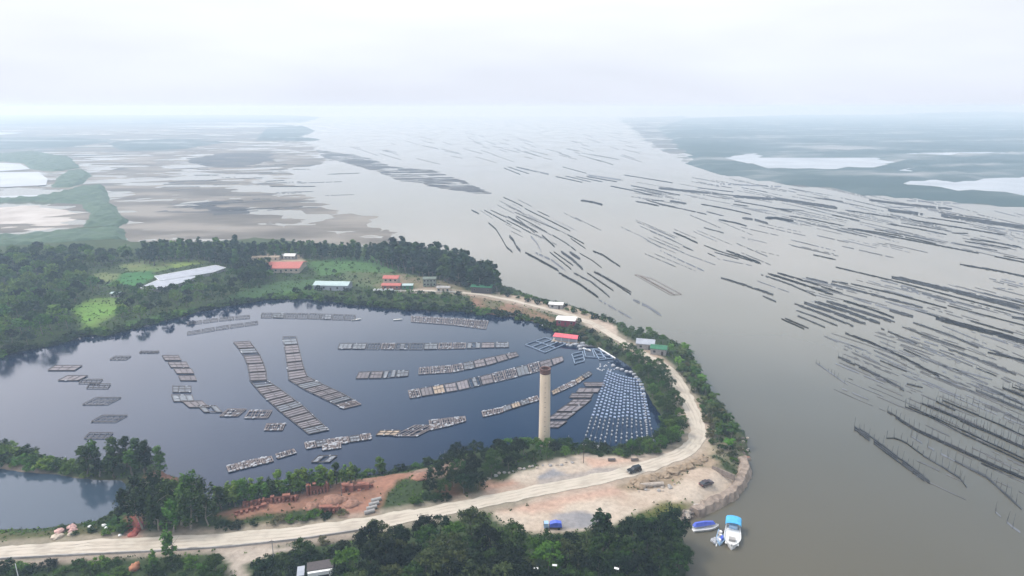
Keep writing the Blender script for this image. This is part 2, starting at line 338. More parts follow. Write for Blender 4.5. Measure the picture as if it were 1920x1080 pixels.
# along the road
zone([(-300, 1070), (0, 1052), (230, 1036), (450, 1020), (640, 1000), (700, 998), (690, 1012), (560, 1022), (450, 1035), (230, 1046), (0, 1068)], (.24, .20, .17), 2, .1, 2, col2=(.16, .13, .10))
zone([(410, 1035), (480, 1028), (560, 1018), (570, 1030), (500, 1048), (460, 1060), (470, 1110), (430, 1110), (425, 1060)], (.40, .34, .28), 2, .05, 3)
zone([(-300, 1000), (0, 995), (180, 990), (200, 1010), (0, 1025), (-300, 1040)], OLIVE, 4, .9, 4, col2=(.11, .09, .05))
zone([(235, 965), (262, 962), (272, 1012), (225, 1014)], (.32, .11, .08), 2, .1, 1)
zone([(340, 985), (600, 975), (690, 972), (600, 990), (400, 1005), (340, 1008)], (.12, .11, .055), 3, .6, 4, col2=(.2, .15, .1))
rb = sm(7.5, 5.0, dR)[..., None] * (.6); C[..., :3] = C[..., :3] * (1 - rb) + np.array((.36, .30, .24)) * rb
wet = (np.clip(1 - np.abs(S) / 2.2, 0, 1))[..., None]; C[..., :3] = C[..., :3] * (1 - wet * .6) + np.array((.05, .045, .035)) * wet * .6
GREEN *= sm(5.0, 7.5, dR) * (S > 1)
V = np.stack([X, Y, H], -1).reshape(-1, 3); ny, nx = X.shape
idx = np.arange(ny * nx).reshape(ny, nx)
F = np.stack([idx[:-1, :-1], idx[:-1, 1:], idx[1:, 1:], idx[1:, :-1]], -1).reshape(-1, 4)
keep = (S[:-1, :-1].reshape(-1) > -9); F = F[keep]
gm = bpy.data.materials.new('ground_soil'); gm.use_nodes = True; t = gm.node_tree; b = t.nodes['Principled BSDF']; b.inputs['Roughness'].default_value = .95; b.inputs['Specular IOR Level'].default_value = .15
at = t.nodes.new('ShaderNodeAttribute'); at.attribute_name = 'zone'
tcn = t.nodes.new('ShaderNodeTexCoord'); n1 = t.nodes.new('ShaderNodeTexNoise'); n1.inputs['Scale'].default_value = .55; n1.inputs['Detail'].default_value = 8; n1.inputs['Roughness'].default_value = .68
t.links.new(tcn.outputs['Object'], n1.inputs[0])
mr1 = t.nodes.new('ShaderNodeMapRange'); mr1.inputs['From Min'].default_value = .3; mr1.inputs['From Max'].default_value = .7; mr1.inputs['To Min'].default_value = .76; mr1.inputs['To Max'].default_value = 1.2
t.links.new(n1.outputs[0], mr1.inputs[0]); sv = t.nodes.new('ShaderNodeVectorMath'); sv.operation = 'SCALE'
t.links.new(at.outputs['Color'], sv.inputs[0]); t.links.new(mr1.outputs[0], sv.inputs['Scale']); t.links.new(sv.outputs[0], b.inputs['Base Color'])
bn = t.nodes.new('ShaderNodeBump'); bn.inputs['Distance'].default_value = .6; bn.inputs['Strength'].default_value = .7
t.links.new(n1.outputs[0], bn.inputs['Height']); t.links.new(bn.outputs[0], b.inputs['Normal'])
link('ground', fastmesh('ground', V, F, gm, C.reshape(-1, 4), True), kind='structure')

# ---------------------------------------------------------------- water
river_m = water('river_water', (.088, .077, .048), (.118, .104, .072), .045, .22, .012, .006, ior=1.52, stretch=(1, .32, 1))
pond_m = water('pond_water', (.001, .007, .026), (.002, .010, .034), .05, .5, .012, .01, ior=1.5)
MB().add([(-9000, 60, 0), (9000, 60, 0), (9000, 9500, 0), (-9000, 9500, 0)], [(0, 1, 2, 3)]).build('river', river_m, kind='structure')
def grow(poly, d):
    n = len(poly); o = []
    for i in range(n):
        a, b, c = Vector(poly[i - 1][:2]), Vector(poly[i][:2]), Vector(poly[(i + 1) % n][:2]); e = (c - a).normalized(); o.append((b.x + e.y * d, b.y - e.x * d))
    return o
def sheet(name, pts, z, m, **k):
    return MB().add([(p[0], p[1], z) for p in pts], [tuple(range(len(pts)))]).build(name, m, **k)
def area2(p): return sum(p[i][0] * p[(i + 1) % len(p)][1] - p[(i + 1) % len(p)][0] * p[i][1] for i in range(len(p)))
for nm, W in (('pond', PONDW), ('small_pond', POOLW)):
    W = W if area2(W) > 0 else W[::-1]
    sheet(nm, grow(W, 3.0), .06, pond_m if nm == 'pond' else water('small_pond_water', (.03, .05, .075), (.035, .055, .08), .06, .4, .012, .01, ior=1.42), kind='structure')
# road
m_road = mat('pale_concrete', (.50, .44, .36), (.36, .31, .25), .16, .85, .03, 9, sharp=(.38, .68), c3=(.47, .42, .34))
def strip(name, line, w, m, dz=.10, skirt=.3, **k):
    mb = MB(); n = len(line); vs = []
    for i, p in enumerate(line):
        d = (line[min(i + 1, n - 1)] - line[max(i - 1, 0)]); d.z = 0; d.normalize(); nrm = Vector((-d.y, d.x, 0)); ww = w(i / n) if callable(w) else w
        for s_ in (-1, 1):
            q = p + nrm * (s_ * (ww / 2 + (float(fbm(p.x + s_ * 40, p.y, 4, 3, 88)) - .5) * 2.0)); z = max(Hat(q.x, q.y), Hat(p.x, p.y)) + dz; vs += [(q.x, q.y, z), (q.x, q.y, z - skirt)]
    fs = []
    for i in range(n - 1):
        a = 4 * i; b_ = a + 4
        fs += [(a, b_, b_ + 2, a + 2)[::-1], (a, a + 1, b_ + 1, b_), (a + 2, b_ + 2, b_ + 3, a + 3)]
    mb.add(vs, fs); return mb.build(name, m, smooth=False, **k)
strip('road', smooth_line(resample(ROADW, 1.5), 30), lambda u: 6.2 if u < .62 else 4.6 if u < .8 else 3.4, m_road, .14, kind='structure')
m_track = mat('worn_wheel_track', (.46, .40, .32), (.36, .31, .25), .3, .9, .01, 6)
def shifted(line, off):
    o = []
    for i, p in enumerate(line):
        d = line[min(i + 1, len(line) - 1)] - line[max(i - 1, 0)]; d.z = 0; d.normalize(); o.append(p + Vector((-d.y, d.x, 0)) * (off + (float(fbm(p.x, p.y, 25, 2, 5)) - .5) * .8))
    return o
RL = smooth_line(resample(ROADW, 1.5), 30)
for off in (-1.5, .25, 1.6): strip('road', shifted(RL, off), lambda u: .42, m_track, .165, .01, kind='structure')
# ---------------------------------------------------------------- far shores and flats
def relief(name, pp, cell, fn, m, z=0, attr=False, **k):
    W = polyG(pp, z); p = np.array(W)[:, :2]; x0, y0 = p.min(0); x1, y1 = p.max(0)
    cx = max(cell[0], (x1 - x0) / 420); cyy = max(cell[1], (y1 - y0) / 420)
    A, B = np.meshgrid(np.arange(x0, x1 + cx, cx), np.arange(y0, y1 + cyy, cyy)); s = sdist(A, B, W); Z = fn(A, B, s)
    I = np.arange(A.size).reshape(A.shape); Fq = np.stack([I[:-1, :-1], I[:-1, 1:], I[1:, 1:], I[1:, :-1]], -1).reshape(-1, 4)
    kp = (Z.reshape(-1)[Fq].max(1) > -.05); Fq = Fq[kp]
    used = np.unique(Fq); mp_ = np.zeros(A.size, np.int64); mp_[used] = np.arange(len(used)); Vq = np.stack([A, B, Z], -1).reshape(-1, 3)[used]
    return link(name, fastmesh(name, Vq, mp_[Fq], m, None, True), **k)
m_mud = mat('tidal_mud', (.092, .080, .066), (.225, .20, .17), .016, .8, .15, 8, stretch=(.5, 1, 1), c3=(.145, .127, .105), spec=.15, sharp=(.38, .62))
m_mang = mat('haze_tinted_mangrove', (.045, .075, .075), (.26, .27, .27), .007, .9, 0, 7, stretch=(.35, 1, 1), c3=(.075, .105, .105), sharp=(.42, .66), spec=.1)  # haze blue and paleness put into the leaf colour
m_salt = mat('pale_salt_and_sheen', (.40, .43, .46), (.30, .33, .36), .01, .6)
m_shoal = mat('dark_shoal', (.035, .036, .04), (.10, .095, .09), .035, .9, .1, 8, stretch=(.3, 1, 1), spec=.08)
def flats(bias, sx, sy, amp, seed, edge=60):
    def f(A, B, s):
        wx = (fbm(A, B, sx * 1.6, 3, seed + 50) - .5) * sx * 1.6; wy = (fbm(A, B, sx * 1.6, 3, seed + 60) - .5) * sx * .9
        n = fbm((A + wx) / sx, (B + wy) / sy, 1.0, 5, seed) - .5
        ch = np.abs(fbm((A - wy) / (sx * 2.2), (B + wx) / (sx * 1.3), 1.0, 3, seed + 70) - .5); n = n - .25 * np.clip(1 - ch / .022, 0, 1)
        return np.minimum(amp * (n + bias) * 2, .8) - np.clip(-(s - edge) / edge, 0, 1) * amp * .9
    return f
def wood(h, seed, edge=15, base=1.0, cut=None, sc_=16):
    def f(A, B, s):
        n = fbm(A, B, sc_, 3, seed); z = (base + h * n) * sm(0, edge, s + (fbm(A, B, 60, 3, seed + 3) - .5) * edge * 2)
        z = np.where(s < 0, -.3, z)
        if cut:
            for q, d in cut: z = np.where(sdist(A, B, polyG(q)) > -d, .02, z)
        return z
    return f
FLATL = [(-500, 478), (0, 478), (250, 470), (420, 462), (600, 470), (830, 470), (800, 452), (750, 430), (720, 405), (660, 388), (610, 350), (560, 330), (640, 300), (600, 270), (560, 235), (0, 232), (-600, 240)]
relief('mud_flats', FLATL, (6, 4), flats(.07, 85, 34, .5, 3, 40), m_mud, kind='structure')
relief('mud_flats', [(240, 470), (420, 462), (600, 470), (835, 476), (800, 455), (730, 425), (560, 405), (420, 410), (300, 430), (230, 440)], (3, 3), flats(.12, 45, 22, .4, 8, 25), m_mud, z=0, kind='structure')
relief('mud_flats', [(250, 400), (330, 380), (420, 372), (490, 385), (500, 400), (420, 412), (290, 412)], (3, 3), flats(.05, 60, 25, .3, 18, 25), m_shoal, kind='structure')
relief('mud_flats', [(-200, 392), (0, 385), (90, 383), (140, 392), (165, 415), (120, 435), (0, 442), (-200, 450)], (4, 3), flats(.18, 70, 20, .5, 28, 25), mat('dry_mud', (.30, .26, .22), (.44, .40, .36), .03, .6, .1, 5), kind='structure')
relief('mud_flats', [(330, 300), (420, 285), (520, 285), (530, 300), (470, 315), (380, 318)], (8, 6), flats(.3, 140, 45, .5, 38, 40), m_shoal, kind='structure')
relief('mud_flats', [(-300, 228), (0, 227), (300, 227), (560, 234), (590, 250), (500, 275), (300, 290), (0, 300), (-300, 300)], (16, 10), flats(.12, 330, 110, .6, 61, 60), mat('far_flats', (.03, .045, .045), (.13, .125, .115), .006, .9, 0, 6, stretch=(.3, 1, 1)), kind='structure')
for q_, s_ in (([(-300, 226), (0, 225), (420, 226), (300, 233), (0, 236), (-300, 236)], 4), ([(-100, 262), (90, 258), (230, 264), (120, 276), (-100, 284)], 6), ([(200, 268), (330, 262), (420, 268), (340, 280), (230, 284)], 7)): relief('mangrove_wood', q_, (12, 10), wood(8, s_, 30, sc_=30), m_mang, kind='stuff', label={4: 'faint blue wood along the left horizon', 6: 'hazy blue wood above the white salt pans at the left edge', 7: 'hazy blue wood patch on the far left flats'}[s_], category='mangrove wood')
relief('far_shore', [(-400, 216.5), (540, 216.5), (600, 220), (570, 229), (0, 229), (-400, 231)], (40, 30), wood(14, 84, 150, sc_=60), m_mang, kind='structure')
relief('shoal', [(588, 280), (640, 286), (700, 296), (740, 312), (815, 318), (870, 336), (905, 350), (934, 364), (905, 369), (860, 360), (815, 354), (770, 342), (740, 340), (720, 330), (690, 320), (640, 305), (600, 296)],
       (3, 3), flats(.10, 42, 9, .5, 12, 12), m_shoal, kind='structure')
relief('shoal', [(500, 240), (570, 237), (590, 246), (560, 258), (600, 262), (480, 264)], (8, 8), wood(8, 24, 20), m_mang, kind='structure')
SALT = [[(1355, 297), (1385, 290), (1420, 287), (1435, 295), (1560, 296), (1640, 295), (1684, 305), (1640, 315), (1560, 319), (1450, 318), (1405, 312)],
        [(1688, 346), (1710, 338), (1760, 337), (1790, 342), (1840, 335), (1960, 330), (2100, 345), (2100, 392), (1960, 372), (1850, 362), (1780, 356)],
        [(1665, 290), (1740, 286), (1850, 285), (1916, 287), (1850, 291), (1720, 292)],
        [(1672, 325), (1700, 314), (1730, 311), (1715, 320), (1700, 326)]]
FARR = [(1262, 262), (1235, 240), (1290, 222), (1500, 216), (2300, 214), (2300, 430), (2050, 402), (1920, 388), (1800, 378), (1700, 370), (1620, 362), (1540, 348), (1480, 345), (1420, 335), (1355, 325), (1318, 318), (1290, 308), (1300, 290), (1275, 278)]
relief('far_shore', FARR, (9, 9), wood(9, 14, 25, cut=[(SALT[0], 6), (SALT[1], 6), (SALT[2], 6), (SALT[3], 3)]), m_mang, kind='structure')
relief('mud_flats', [(1150, 222), (1290, 216), (1330, 240), (1340, 300), (1330, 322), (1260, 312), (1200, 285), (1180, 262)], (10, 7), flats(.10, 130, 40, .5, 91, 90), mat('far_flats', (.03, .045, .045)), kind='structure')
for q in SALT: sheet('salt_pan', polyG(q, .5) if area2(polyG(q)) > 0 else polyG(q, .5)[::-1], .5, m_salt, kind='structure')
for q in ([(-200, 325), (0, 323), (72, 322), (90, 336), (86, 347), (0, 351), (-200, 356)], [(-200, 306), (0, 305), (38, 307), (57, 317), (0, 321), (-200, 323)], [(-200, 250), (0, 248), (45, 249), (0, 253), (-200, 256)],
          [(-200, 268), (0, 264), (80, 263), (30, 268), (-200, 275)], [(60, 366), (160, 362), (162, 366), (60, 371), (-200, 378), (-200, 373)], [(1290, 245), (1365, 246), (1290, 248)], [(325, 237), (480, 235), (560, 237), (420, 239)]):
    W = polyG(q, 1.0); sheet('salt_pan', W if area2(W) > 0 else W[::-1], 1.0, m_salt, kind='structure')  # the long left streak is water, its bright sheen put into the colour
for i, q in enumerate([[(118, 362), (150, 352), (192, 349), (205, 375), (238, 415), (215, 428), (160, 426), (172, 400), (150, 385), (60, 378), (-200, 385), (-200, 379), (60, 372)],
                       [(95, 352), (110, 330), (150, 316), (175, 330), (150, 346), (135, 352)], [(0, 290), (60, 285), (130, 295), (150, 315), (100, 322), (60, 318), (40, 305), (0, 303), (-200, 304), (-200, 290)],
                       [(-300, 455), (0, 444), (110, 438), (230, 428), (245, 455), (0, 470), (-300, 480)]]):
    relief('mangrove_wood', q, (3.2, 3.2), wood(6, 44 + i, 8, sc_=9), mat('mangrove_leaves', (.03, .065, .035), (.055, .10, .05), .08, .9, 1.0, 6), kind='stuff',
           label=['dark green mangrove wood between the pale flats and the mud', 'blue-green mangrove clump right of the white salt pans', 'hazy mangrove wood behind the white salt pans', 'mangrove thicket at the left edge behind the leftmost forest'][i], category='mangrove wood')
# blue hazy hills right at the far end
relief('hills', [(1700, 214), (2300, 213.2), (2300, 220), (1700, 221)], (60, 60), wood(60, 71, 300, sc_=700), m_mang, kind='structure')

# ---------------------------------------------------------------- haze
hz = MB().box((0, 4700, 66), (18400, 9900, 136))
hm = bpy.data.materials.new('haze'); hm.use_nodes = True; t = hm.node_tree; t.nodes.clear()
o_ = t.nodes.new('ShaderNodeOutputMaterial'); pv = t.nodes.new('ShaderNodeVolumePrincipled')
pv.inputs['Color'].default_value = (.64, .82, 1.0, 1); pv.inputs['Absorption Color'].default_value = (.6, .6, .6, 1); pv.inputs['Density'].default_value = .00031; pv.inputs['Anisotropy'].default_value = .2
t.links.new(pv.outputs[0], o_.inputs['Volume'])
ho = hz.build('haze', hm, kind='stuff'); ho['label'] = 'pale haze lying over the whole bay'; ho['category'] = 'haze'

# ================================================================= vegetation
def leafmat(name, a, b_, rnd=.22): return mat(name, a, b_, .9, .7, 0, 2, objrand=rnd, spec=.1)
LM = {'dark': leafmat('dark_leaves', (.013, .031, .005), (.034, .068, .010), .3),
      'deep': leafmat('deep_leaves', (.004, .010, .003), (.014, .030, .007), .5),
      'mid': leafmat('mid_leaves', (.032, .078, .008), (.070, .14, .016), .3),
      'light': leafmat('light_leaves', (.065, .12, .012), (.13, .20, .03)),
      'blue': leafmat('needle_leaves', (.009, .025, .012), (.021, .044, .020)),
      'olive': leafmat('olive_leaves', (.026, .038, .010), (.058, .072, .022), .35),
      'dry': leafmat('dry_leaves', (.07, .075, .03), (.14, .12, .06))}
m_bark = mat('grey_bark', (.16, .13, .10), (.09, .07, .055), 3, .9)
m_palebark = mat('pale_bark', (.30, .26, .21), (.2, .17, .13), 3, .9)
def leaf_quads(cen, nrm, size, g):
    n = len(cen); nrm = nrm / (np.linalg.norm(nrm, axis=1, keepdims=True) + 1e-9)
    r = g.normal(size=(n, 3)); a = np.cross(nrm, r); a /= np.linalg.norm(a, axis=1, keepdims=True) + 1e-9; b_ = np.cross(nrm, a)
    s = size * g.uniform(.6, 1.35, (n, 1)); q = s * g.uniform(.45, .8, (n, 1))
    V = np.stack([cen - a * s, cen - b_ * q, cen + a * s, cen + b_ * q], 1).reshape(-1, 3)
    return V
def crown_mesh(name, kind, h, seed, m, dens=1.0, leaf=.3):
    g = np.random.default_rng(seed); cs = []; rs = []
    if kind == 'round':
        W = h * .40
        for i in range(34):
            u = g.uniform(0, 2 * math.pi); v = g.uniform(-.35, 1.0); rr = W * math.sqrt(max(0, 1 - abs(v) ** 2.2)) * g.uniform(.45, 1.0)
            cs.append((rr * math.cos(u), rr * math.sin(u), h * (.60 + .32 * v + g.uniform(-.04, .04)))); rs.append(h * g.uniform(.07, .145))
    elif kind == 'tall':
        for i in range(34):
            z = g.uniform(.28, 1.0); u = g.uniform(0, 2 * math.pi); rr = h * .145 * (1.12 - z) ** .5 * g.uniform(.2, 1.1)
            cs.append((rr * math.cos(u), rr * math.sin(u), h * z)); rs.append(h * g.uniform(.035, .075))
    elif kind == 'bush':
        for i in range(20):
            u = g.uniform(0, 2 * math.pi); rr = h * .62 * math.sqrt(g.uniform(0, 1))
            cs.append((rr * math.cos(u), rr * math.sin(u), h * (.18 + .66 * g.uniform(0, 1) * (1 - (rr / (h * .8)) ** 2)))); rs.append(h * g.uniform(.13, .26))
    elif kind == 'weep':
        for i in range(40):
            u = g.uniform(0, 2 * math.pi); rr = h * .2 * g.uniform(.1, 1.0); z = g.uniform(.45, 1.0)
            cs.append((rr * math.cos(u), rr * math.sin(u), h * (z - .25 * rr / (h * .2)))); rs.append(h * g.uniform(.035, .06))
    Vs = []
    for c, r in zip(cs, rs):
        n = max(8, int(dens * 26 * (r / .9) ** 1.2 * (.3 / leaf) ** .8)); d = g.normal(size=(n, 3)); d /= np.linalg.norm(d, axis=1, keepdims=True)
        rad = r * g.uniform(.45, 1.12, (n, 1)); st = np.array([1, 1, 2.6 if kind == 'weep' else 1.3 if kind == 'tall' else .78])
        Vs.append(leaf_quads(np.array(c) + d * rad * st, d + g.normal(size=(n, 3)) * .45 + np.array([0, 0, .35]), leaf, g))
    V = np.concatenate(Vs); F = np.arange(len(V)).reshape(-1, 4)
    return fastmesh(name, V, F, m)
def trunk_mesh(h, seed, lean=.04, m=None, limbs=5, fork=.35):
    g = random.Random(seed); mb = MB(); p = Vector((0, 0, -.6)); r = h * .022 + .05
    for i in range(5):
        q = p + Vector((g.uniform(-lean, lean) * h, g.uniform(-lean, lean) * h, h * .17)); mb.tube(p, q, r, r * .78, 6, False)
        if i >= 1:
            for _ in range(2):
                u = g.uniform(0, 6.28); l = h * g.uniform(.12, .24); mb.tube(q, q + Vector((math.cos(u) * l, math.sin(u) * l, l * .75)), r * .45, r * .12, 4, False)
        p = q; r *= .78
    me = bpy.data.meshes.new('trunk'); me.from_pydata(mb.v, [], mb.f); me.materials.append(m or m_bark); return me
def palm_mesh(h, seed, m):
    g = np.random.default_rng(seed); V = []
    for i in range(18):
        u = i * 2.4 + g.uniform(-.2, .2); el = g.uniform(-.1, .95); ln = 2.9 * g.uniform(.8, 1.1); p = np.array([0, 0, h]); d = np.array([math.cos(u) * math.cos(el), math.sin(u) * math.cos(el), math.sin(el)])
        for k in range(8):
            q = p + d * ln / 8; d = d + np.array([0, 0, -.17]); d /= np.linalg.norm(d)
            sd = np.cross(d, [0, 0, 1.]); sd /= np.linalg.norm(sd) + 1e-6; wv = .62 * math.sin(math.pi * (k + .9) / 9.2)
            for s_ in (-1, 1): V += [p, q, q + sd * s_ * wv + np.array([0, 0, -.35 * wv]) + d * .15, p + sd * s_ * wv + np.array([0, 0, -.35 * wv])]
            p = q
    V = np.array(V); return fastmesh('fronds', V, np.arange(len(V)).reshape(-1, 4), m)
PROTO = {}
def tree_meshes(kind, tone, v, far):
    k = (kind, tone, v, far)
    if k not in PROTO:
        if kind == 'palm': PROTO[k] = (palm_mesh(5.0, v * 9 + 1, LM[tone]), trunk_mesh(6.2, v + 50, .015, m_palebark))
        else: PROTO[k] = (crown_mesh('crown', kind, 10.0 if kind != 'bush' else 3.0, v * 17 + 3, LM[tone], (.55 if far else 1.6) * (1 if kind != 'bush' else 1.4), (.62 if far else .30) * (1 if kind != 'bush' else .6)),
                          trunk_mesh(9.0 if kind != 'bush' else 2.2, v * 13 + 5, .02 if kind == 'bush' else .03, m_palebark if kind == 'weep' else m_bark))
    return PROTO[k]
BASEH = {'palm': 6.0, 'bush': 3.0}
def tree(name, kind, tone, x, y, h, label, cat, group=None, v=None, far=False, g=rng, wide=1.0, z=None):
    v = g.randrange(5) if v is None else v; cm, tm = tree_meshes(kind, tone, v, far); s = h / BASEH.get(kind, 10.0)
    r = thing(name, label, cat, (x, y, Hat(x, y) if z is None else z), g.uniform(0, 6.28), group); r.scale = (s * wide, s * wide, s)
    link('trunk', tm, r); link('fronds' if kind == 'palm' else 'stems_and_leaves' if kind == 'bush' else 'crown', cm, r); return r
TAKEN = []
def scatter(pp, spacing, seed, z=3.0, n=4000, own=True, road=6.0):
    n = int(n * 2.2)
    W = polyG(pp, z); p = np.array(W)[:, :2]; g = random.Random(seed); out_ = []; (x0, y0), (x1, y1) = p.min(0), p.max(0)
    C_ = np.array([(g.uniform(x0, x1), g.uniform(y0, y1)) for _ in range(n)]); ins = sdist(C_[:, 0], C_[:, 1], W) > 0
    for (x, y), k in zip(C_, ins):
        if not k or Hat(x, y) < .25: continue
        if road and any((x - q.x) ** 2 + (y - q.y) ** 2 < road * road for q in ROADC): continue
        if all((x - a) ** 2 + (y - b) ** 2 > spacing ** 2 for a, b in out_): out_.append((x, y))
    return out_
def grove(name, kind, tones, pp, spacing, hr, label, cat, group, seed, far=False, order=None, wide=1.0, road=6.0, top=None):
    pts = scatter(pp, spacing, seed, road=road); g = random.Random(seed + 1)
    pts.sort(key=lambda q: P(q[0], q[1], 3)[0])
    for i, (x, y) in enumerate(pts):
        tn = tones[g.randrange(len(tones))]; lb = label(P(x, y, 3), tn) if callable(label) else label if not order else order.format(ordn(i))
        tree(name, kind, tn, x, y, g.uniform(*hr), lb, cat, group, far=far, g=g, wide=wide)
    return len(pts)
cnt = {}
TW = {'deep': 'near-black', 'olive': 'olive green', 'dark': 'dark green', 'mid': 'mid green', 'light': 'light green', 'blue': 'blue-green', 'dry': 'olive'}
def by(fmt, xs_=(), xn=('',), ys_=(), yn=('',)):
    def f(p, tn):
        a = sum(p[0] > v for v in xs_); b_ = sum(p[1] > v for v in ys_); return fmt.format(t=TW[tn], x=xn[a], y=yn[b_])
    return f
def GV(k, *a, **kw): cnt[k] = grove(*a, **kw)
# far shelter belts
GV('beltA', 'casuarina', 'tall', ['blue', 'dark', 'dark', 'mid'], [(262, 492), (300, 482), (380, 478), (452, 476), (472, 500), (440, 506), (400, 494), (330, 490), (280, 500)], 6.2, (11, 17), by('{t} tall casuarina above the grey greenhouse, {x}, {y}', (320, 390, 440), ('left end', 'left half', 'right half', 'right end'), (488,), ('back row', 'front row')), 'tree', 'casuarinas above the long grey greenhouse', 1, True, wide=1.5)
GV('beltB', 'casuarina', 'tall', ['blue', 'dark', 'mid'], [(452, 478), (560, 474), (650, 478), (700, 484), (690, 492), (640, 488), (560, 484), (470, 488)], 5.2, (9, 14), by('{t} tall casuarina behind the orange-red roof, {x}', (510, 570, 640), ('left end', 'left half', 'right half', 'right end')), 'tree', 'casuarinas behind the orange-red roofed compound', 2, True, wide=1.5)
GV('beltC', 'casuarina', 'tall', ['blue', 'dark', 'deep'], [(700, 490), (760, 486), (830, 498), (880, 512), (925, 532), (932, 548), (900, 550), (860, 540), (830, 528), (790, 520), (740, 508)], 5.4, (13, 19), by('{t} casuarina {x} of the wood behind the red house, {y}', (780, 850, 900), ('at left end', 'left of centre', 'right of centre', 'at river end'), (515,), ('far row', 'near row')), 'tree', 'casuarinas right of the small red-roofed house', 3, True, wide=1.6)
GV('forestL', 'broadleaf_tree', 'round', ['dark', 'mid', 'blue', 'dark', 'mid', 'light', 'deep', 'mid'], [(-60, 480), (120, 478), (262, 486), (215, 500), (160, 505), (160, 535), (200, 545), (150, 560), (120, 590), (140, 612), (100, 634), (0, 656), (-60, 664)], 8.0, (8, 13), by('{t} round tree {y} of the left wood, {x}', (60, 150), ('at the photo edge', 'in its centre', 'on its right side'), (500, 540, 590), ('at the far side', 'in the upper half', 'in the lower half', 'at the waterside')), 'tree', 'trees of the dense wood left of the pond', 4, True, wide=1.1)
GV('midband', 'broadleaf_tree', 'round', ['dark', 'mid', 'dark', 'deep', 'light'], [(215, 545), (262, 548), (330, 545), (430, 525), (500, 500), (512, 525), (470, 548), (400, 566), (330, 582), (240, 604), (222, 596), (222, 575)], 8.0, (5.5, 9), by('{t} tree between greenhouse and pond, {x}, {y}', (290, 380), ('left part', 'centre', 'right part'), (555, 580), ('upper side', 'middle', 'pond side')), 'tree', 'trees between the greenhouse and the pond', 5, True, wide=1.1)
GV('clumpA', 'broadleaf_tree', 'round', ['deep', 'dark'], [(448, 510), (500, 505), (505, 530), (455, 538)], 7, (9, 12), '', 'tree', 'dark trees left of the orange-red roof', 6, True, order='{} dark tree from the left in the clump below the orange-red roof', wide=1.1)
GV('pair', 'broadleaf_tree', 'round', ['deep'], [(555, 548), (600, 546), (600, 560), (560, 560)], 7, (6, 8), '', 'tree', None, 7, True, order='{} dark round tree from the left on the bank below the pale hall')
GV('hedge1', 'shrub', 'bush', ['dark', 'mid', 'deep', 'dry'], [(330, 588), (450, 567), (560, 556), (700, 566), (860, 580), (1000, 596), (1020, 606), (900, 584), (760, 574), (640, 563), (560, 558), (440, 572), (340, 594)], 4.2, (2.5, 4.5), by('{t} shrub on the far pond bank, {x}', (480, 620, 760, 880), ('left end', 'below the orange roof', 'below the hall', 'below the red house', 'right end')), 'shrub', 'shrubs on the far bank of the pond', 8, True, wide=1.3)
GV('hedge2', 'shrub', 'bush', ['dark', 'mid', 'deep'], [(640, 545), (860, 552), (890, 575), (700, 568), (640, 558)], 6.5, (2, 3.6), by('{t} low shrub on the slope, {x}', (710, 790), ('left of the sacks', 'below the red house', 'right of the red house')), 'shrub', 'shrubs below the little red-roofed house', 9, True, wide=1.4)
GV('field', 'garden_tree', 'round', ['mid', 'light', 'dark'], [(600, 500), (700, 488), (800, 515), (790, 530), (700, 525), (620, 525)], 13, (3, 5), by('{t} garden tree {x}', (660, 730), ('above the pale hall', 'left of the red house', 'right of the red house')), 'tree', 'garden trees around the little red-roofed house', 10, True)
GV('strip1', 'shrub', 'bush', ['dark', 'mid', 'deep'], [(935, 545), (1000, 560), (1090, 580), (1150, 603), (1145, 609), (1085, 588), (1000, 568), (940, 556)], 5, (2.2, 4.2), by('{t} shrub on the river side of the upper road, {x}', (1000, 1060, 1110), ('far end', 'left of the white shed', 'behind the white sheds', 'before the grey hut')), 'shrub', 'shrubs on the river side of the upper causeway', 11, True, road=4)
GV('strip2', 'shrub', 'bush', ['dark', 'deep', 'dry'], [(1000, 592), (1060, 606), (1110, 622), (1160, 650), (1150, 662), (1085, 640), (1030, 612)], 4.5, (2.2, 3.8), by('{t} shrub on the pond bank, {x}', (1060, 1110), ('left of the pink raft house', 'behind the pink raft house', 'right of the pink raft house')), 'shrub', 'shrubs on the pond bank around the pink raft house', 12, road=4)
# east strip
GV('eastP', 'bank_tree', 'round', ['dark', 'mid', 'dark'], [(1145, 655), (1185, 662), (1230, 690), (1268, 740), (1296, 800), (1280, 835), (1220, 850), (1180, 848), (1235, 828), (1248, 800), (1228, 758), (1200, 715), (1165, 685)], 3.5, (4, 6.8), by('{t} tree on the pond side of the causeway, {y}', (), ('',), (700, 740, 780, 820), ('nearest the raft house', 'above the float grid', 'beside the float grid', 'at the road bend', 'nearest the yard')), 'tree', 'trees on the pond side of the east causeway', 13, road=5, wide=1.1)
GV('eastR', 'palm', 'palm', ['dark', 'mid', 'dark', 'olive'], [(1250, 655), (1290, 655), (1302, 690), (1322, 735), (1362, 785), (1385, 825), (1380, 850), (1345, 845), (1325, 790), (1300, 745), (1275, 700)], 4.8, (4, 7), by('{t} palm on the river side of the causeway, {y}', (), ('',), (690, 740, 790, 830), ('by the green-roofed hut', 'below the huts', 'halfway down', 'above the road bend', 'nearest the yard')), 'palm', 'palms on the river side of the east causeway', 14, road=5)
GV('eastS', 'shrub', 'bush', ['olive', 'dark', 'dry', 'dark', 'mid'], [(1270, 660), (1296, 665), (1312, 700), (1335, 745), (1375, 795), (1392, 830), (1380, 862), (1340, 850), (1322, 790), (1298, 745), (1278, 705)], 3.4, (1.6, 3.2), by('{t} low shrub on the river side of the causeway, {y}', (), ('',), (690, 740, 790, 830), ('by the green-roofed hut', 'below the huts', 'halfway down', 'above the road bend', 'nearest the yard')), 'shrub', 'shrubs among the palms of the east causeway', 15, road=5, wide=1.2)
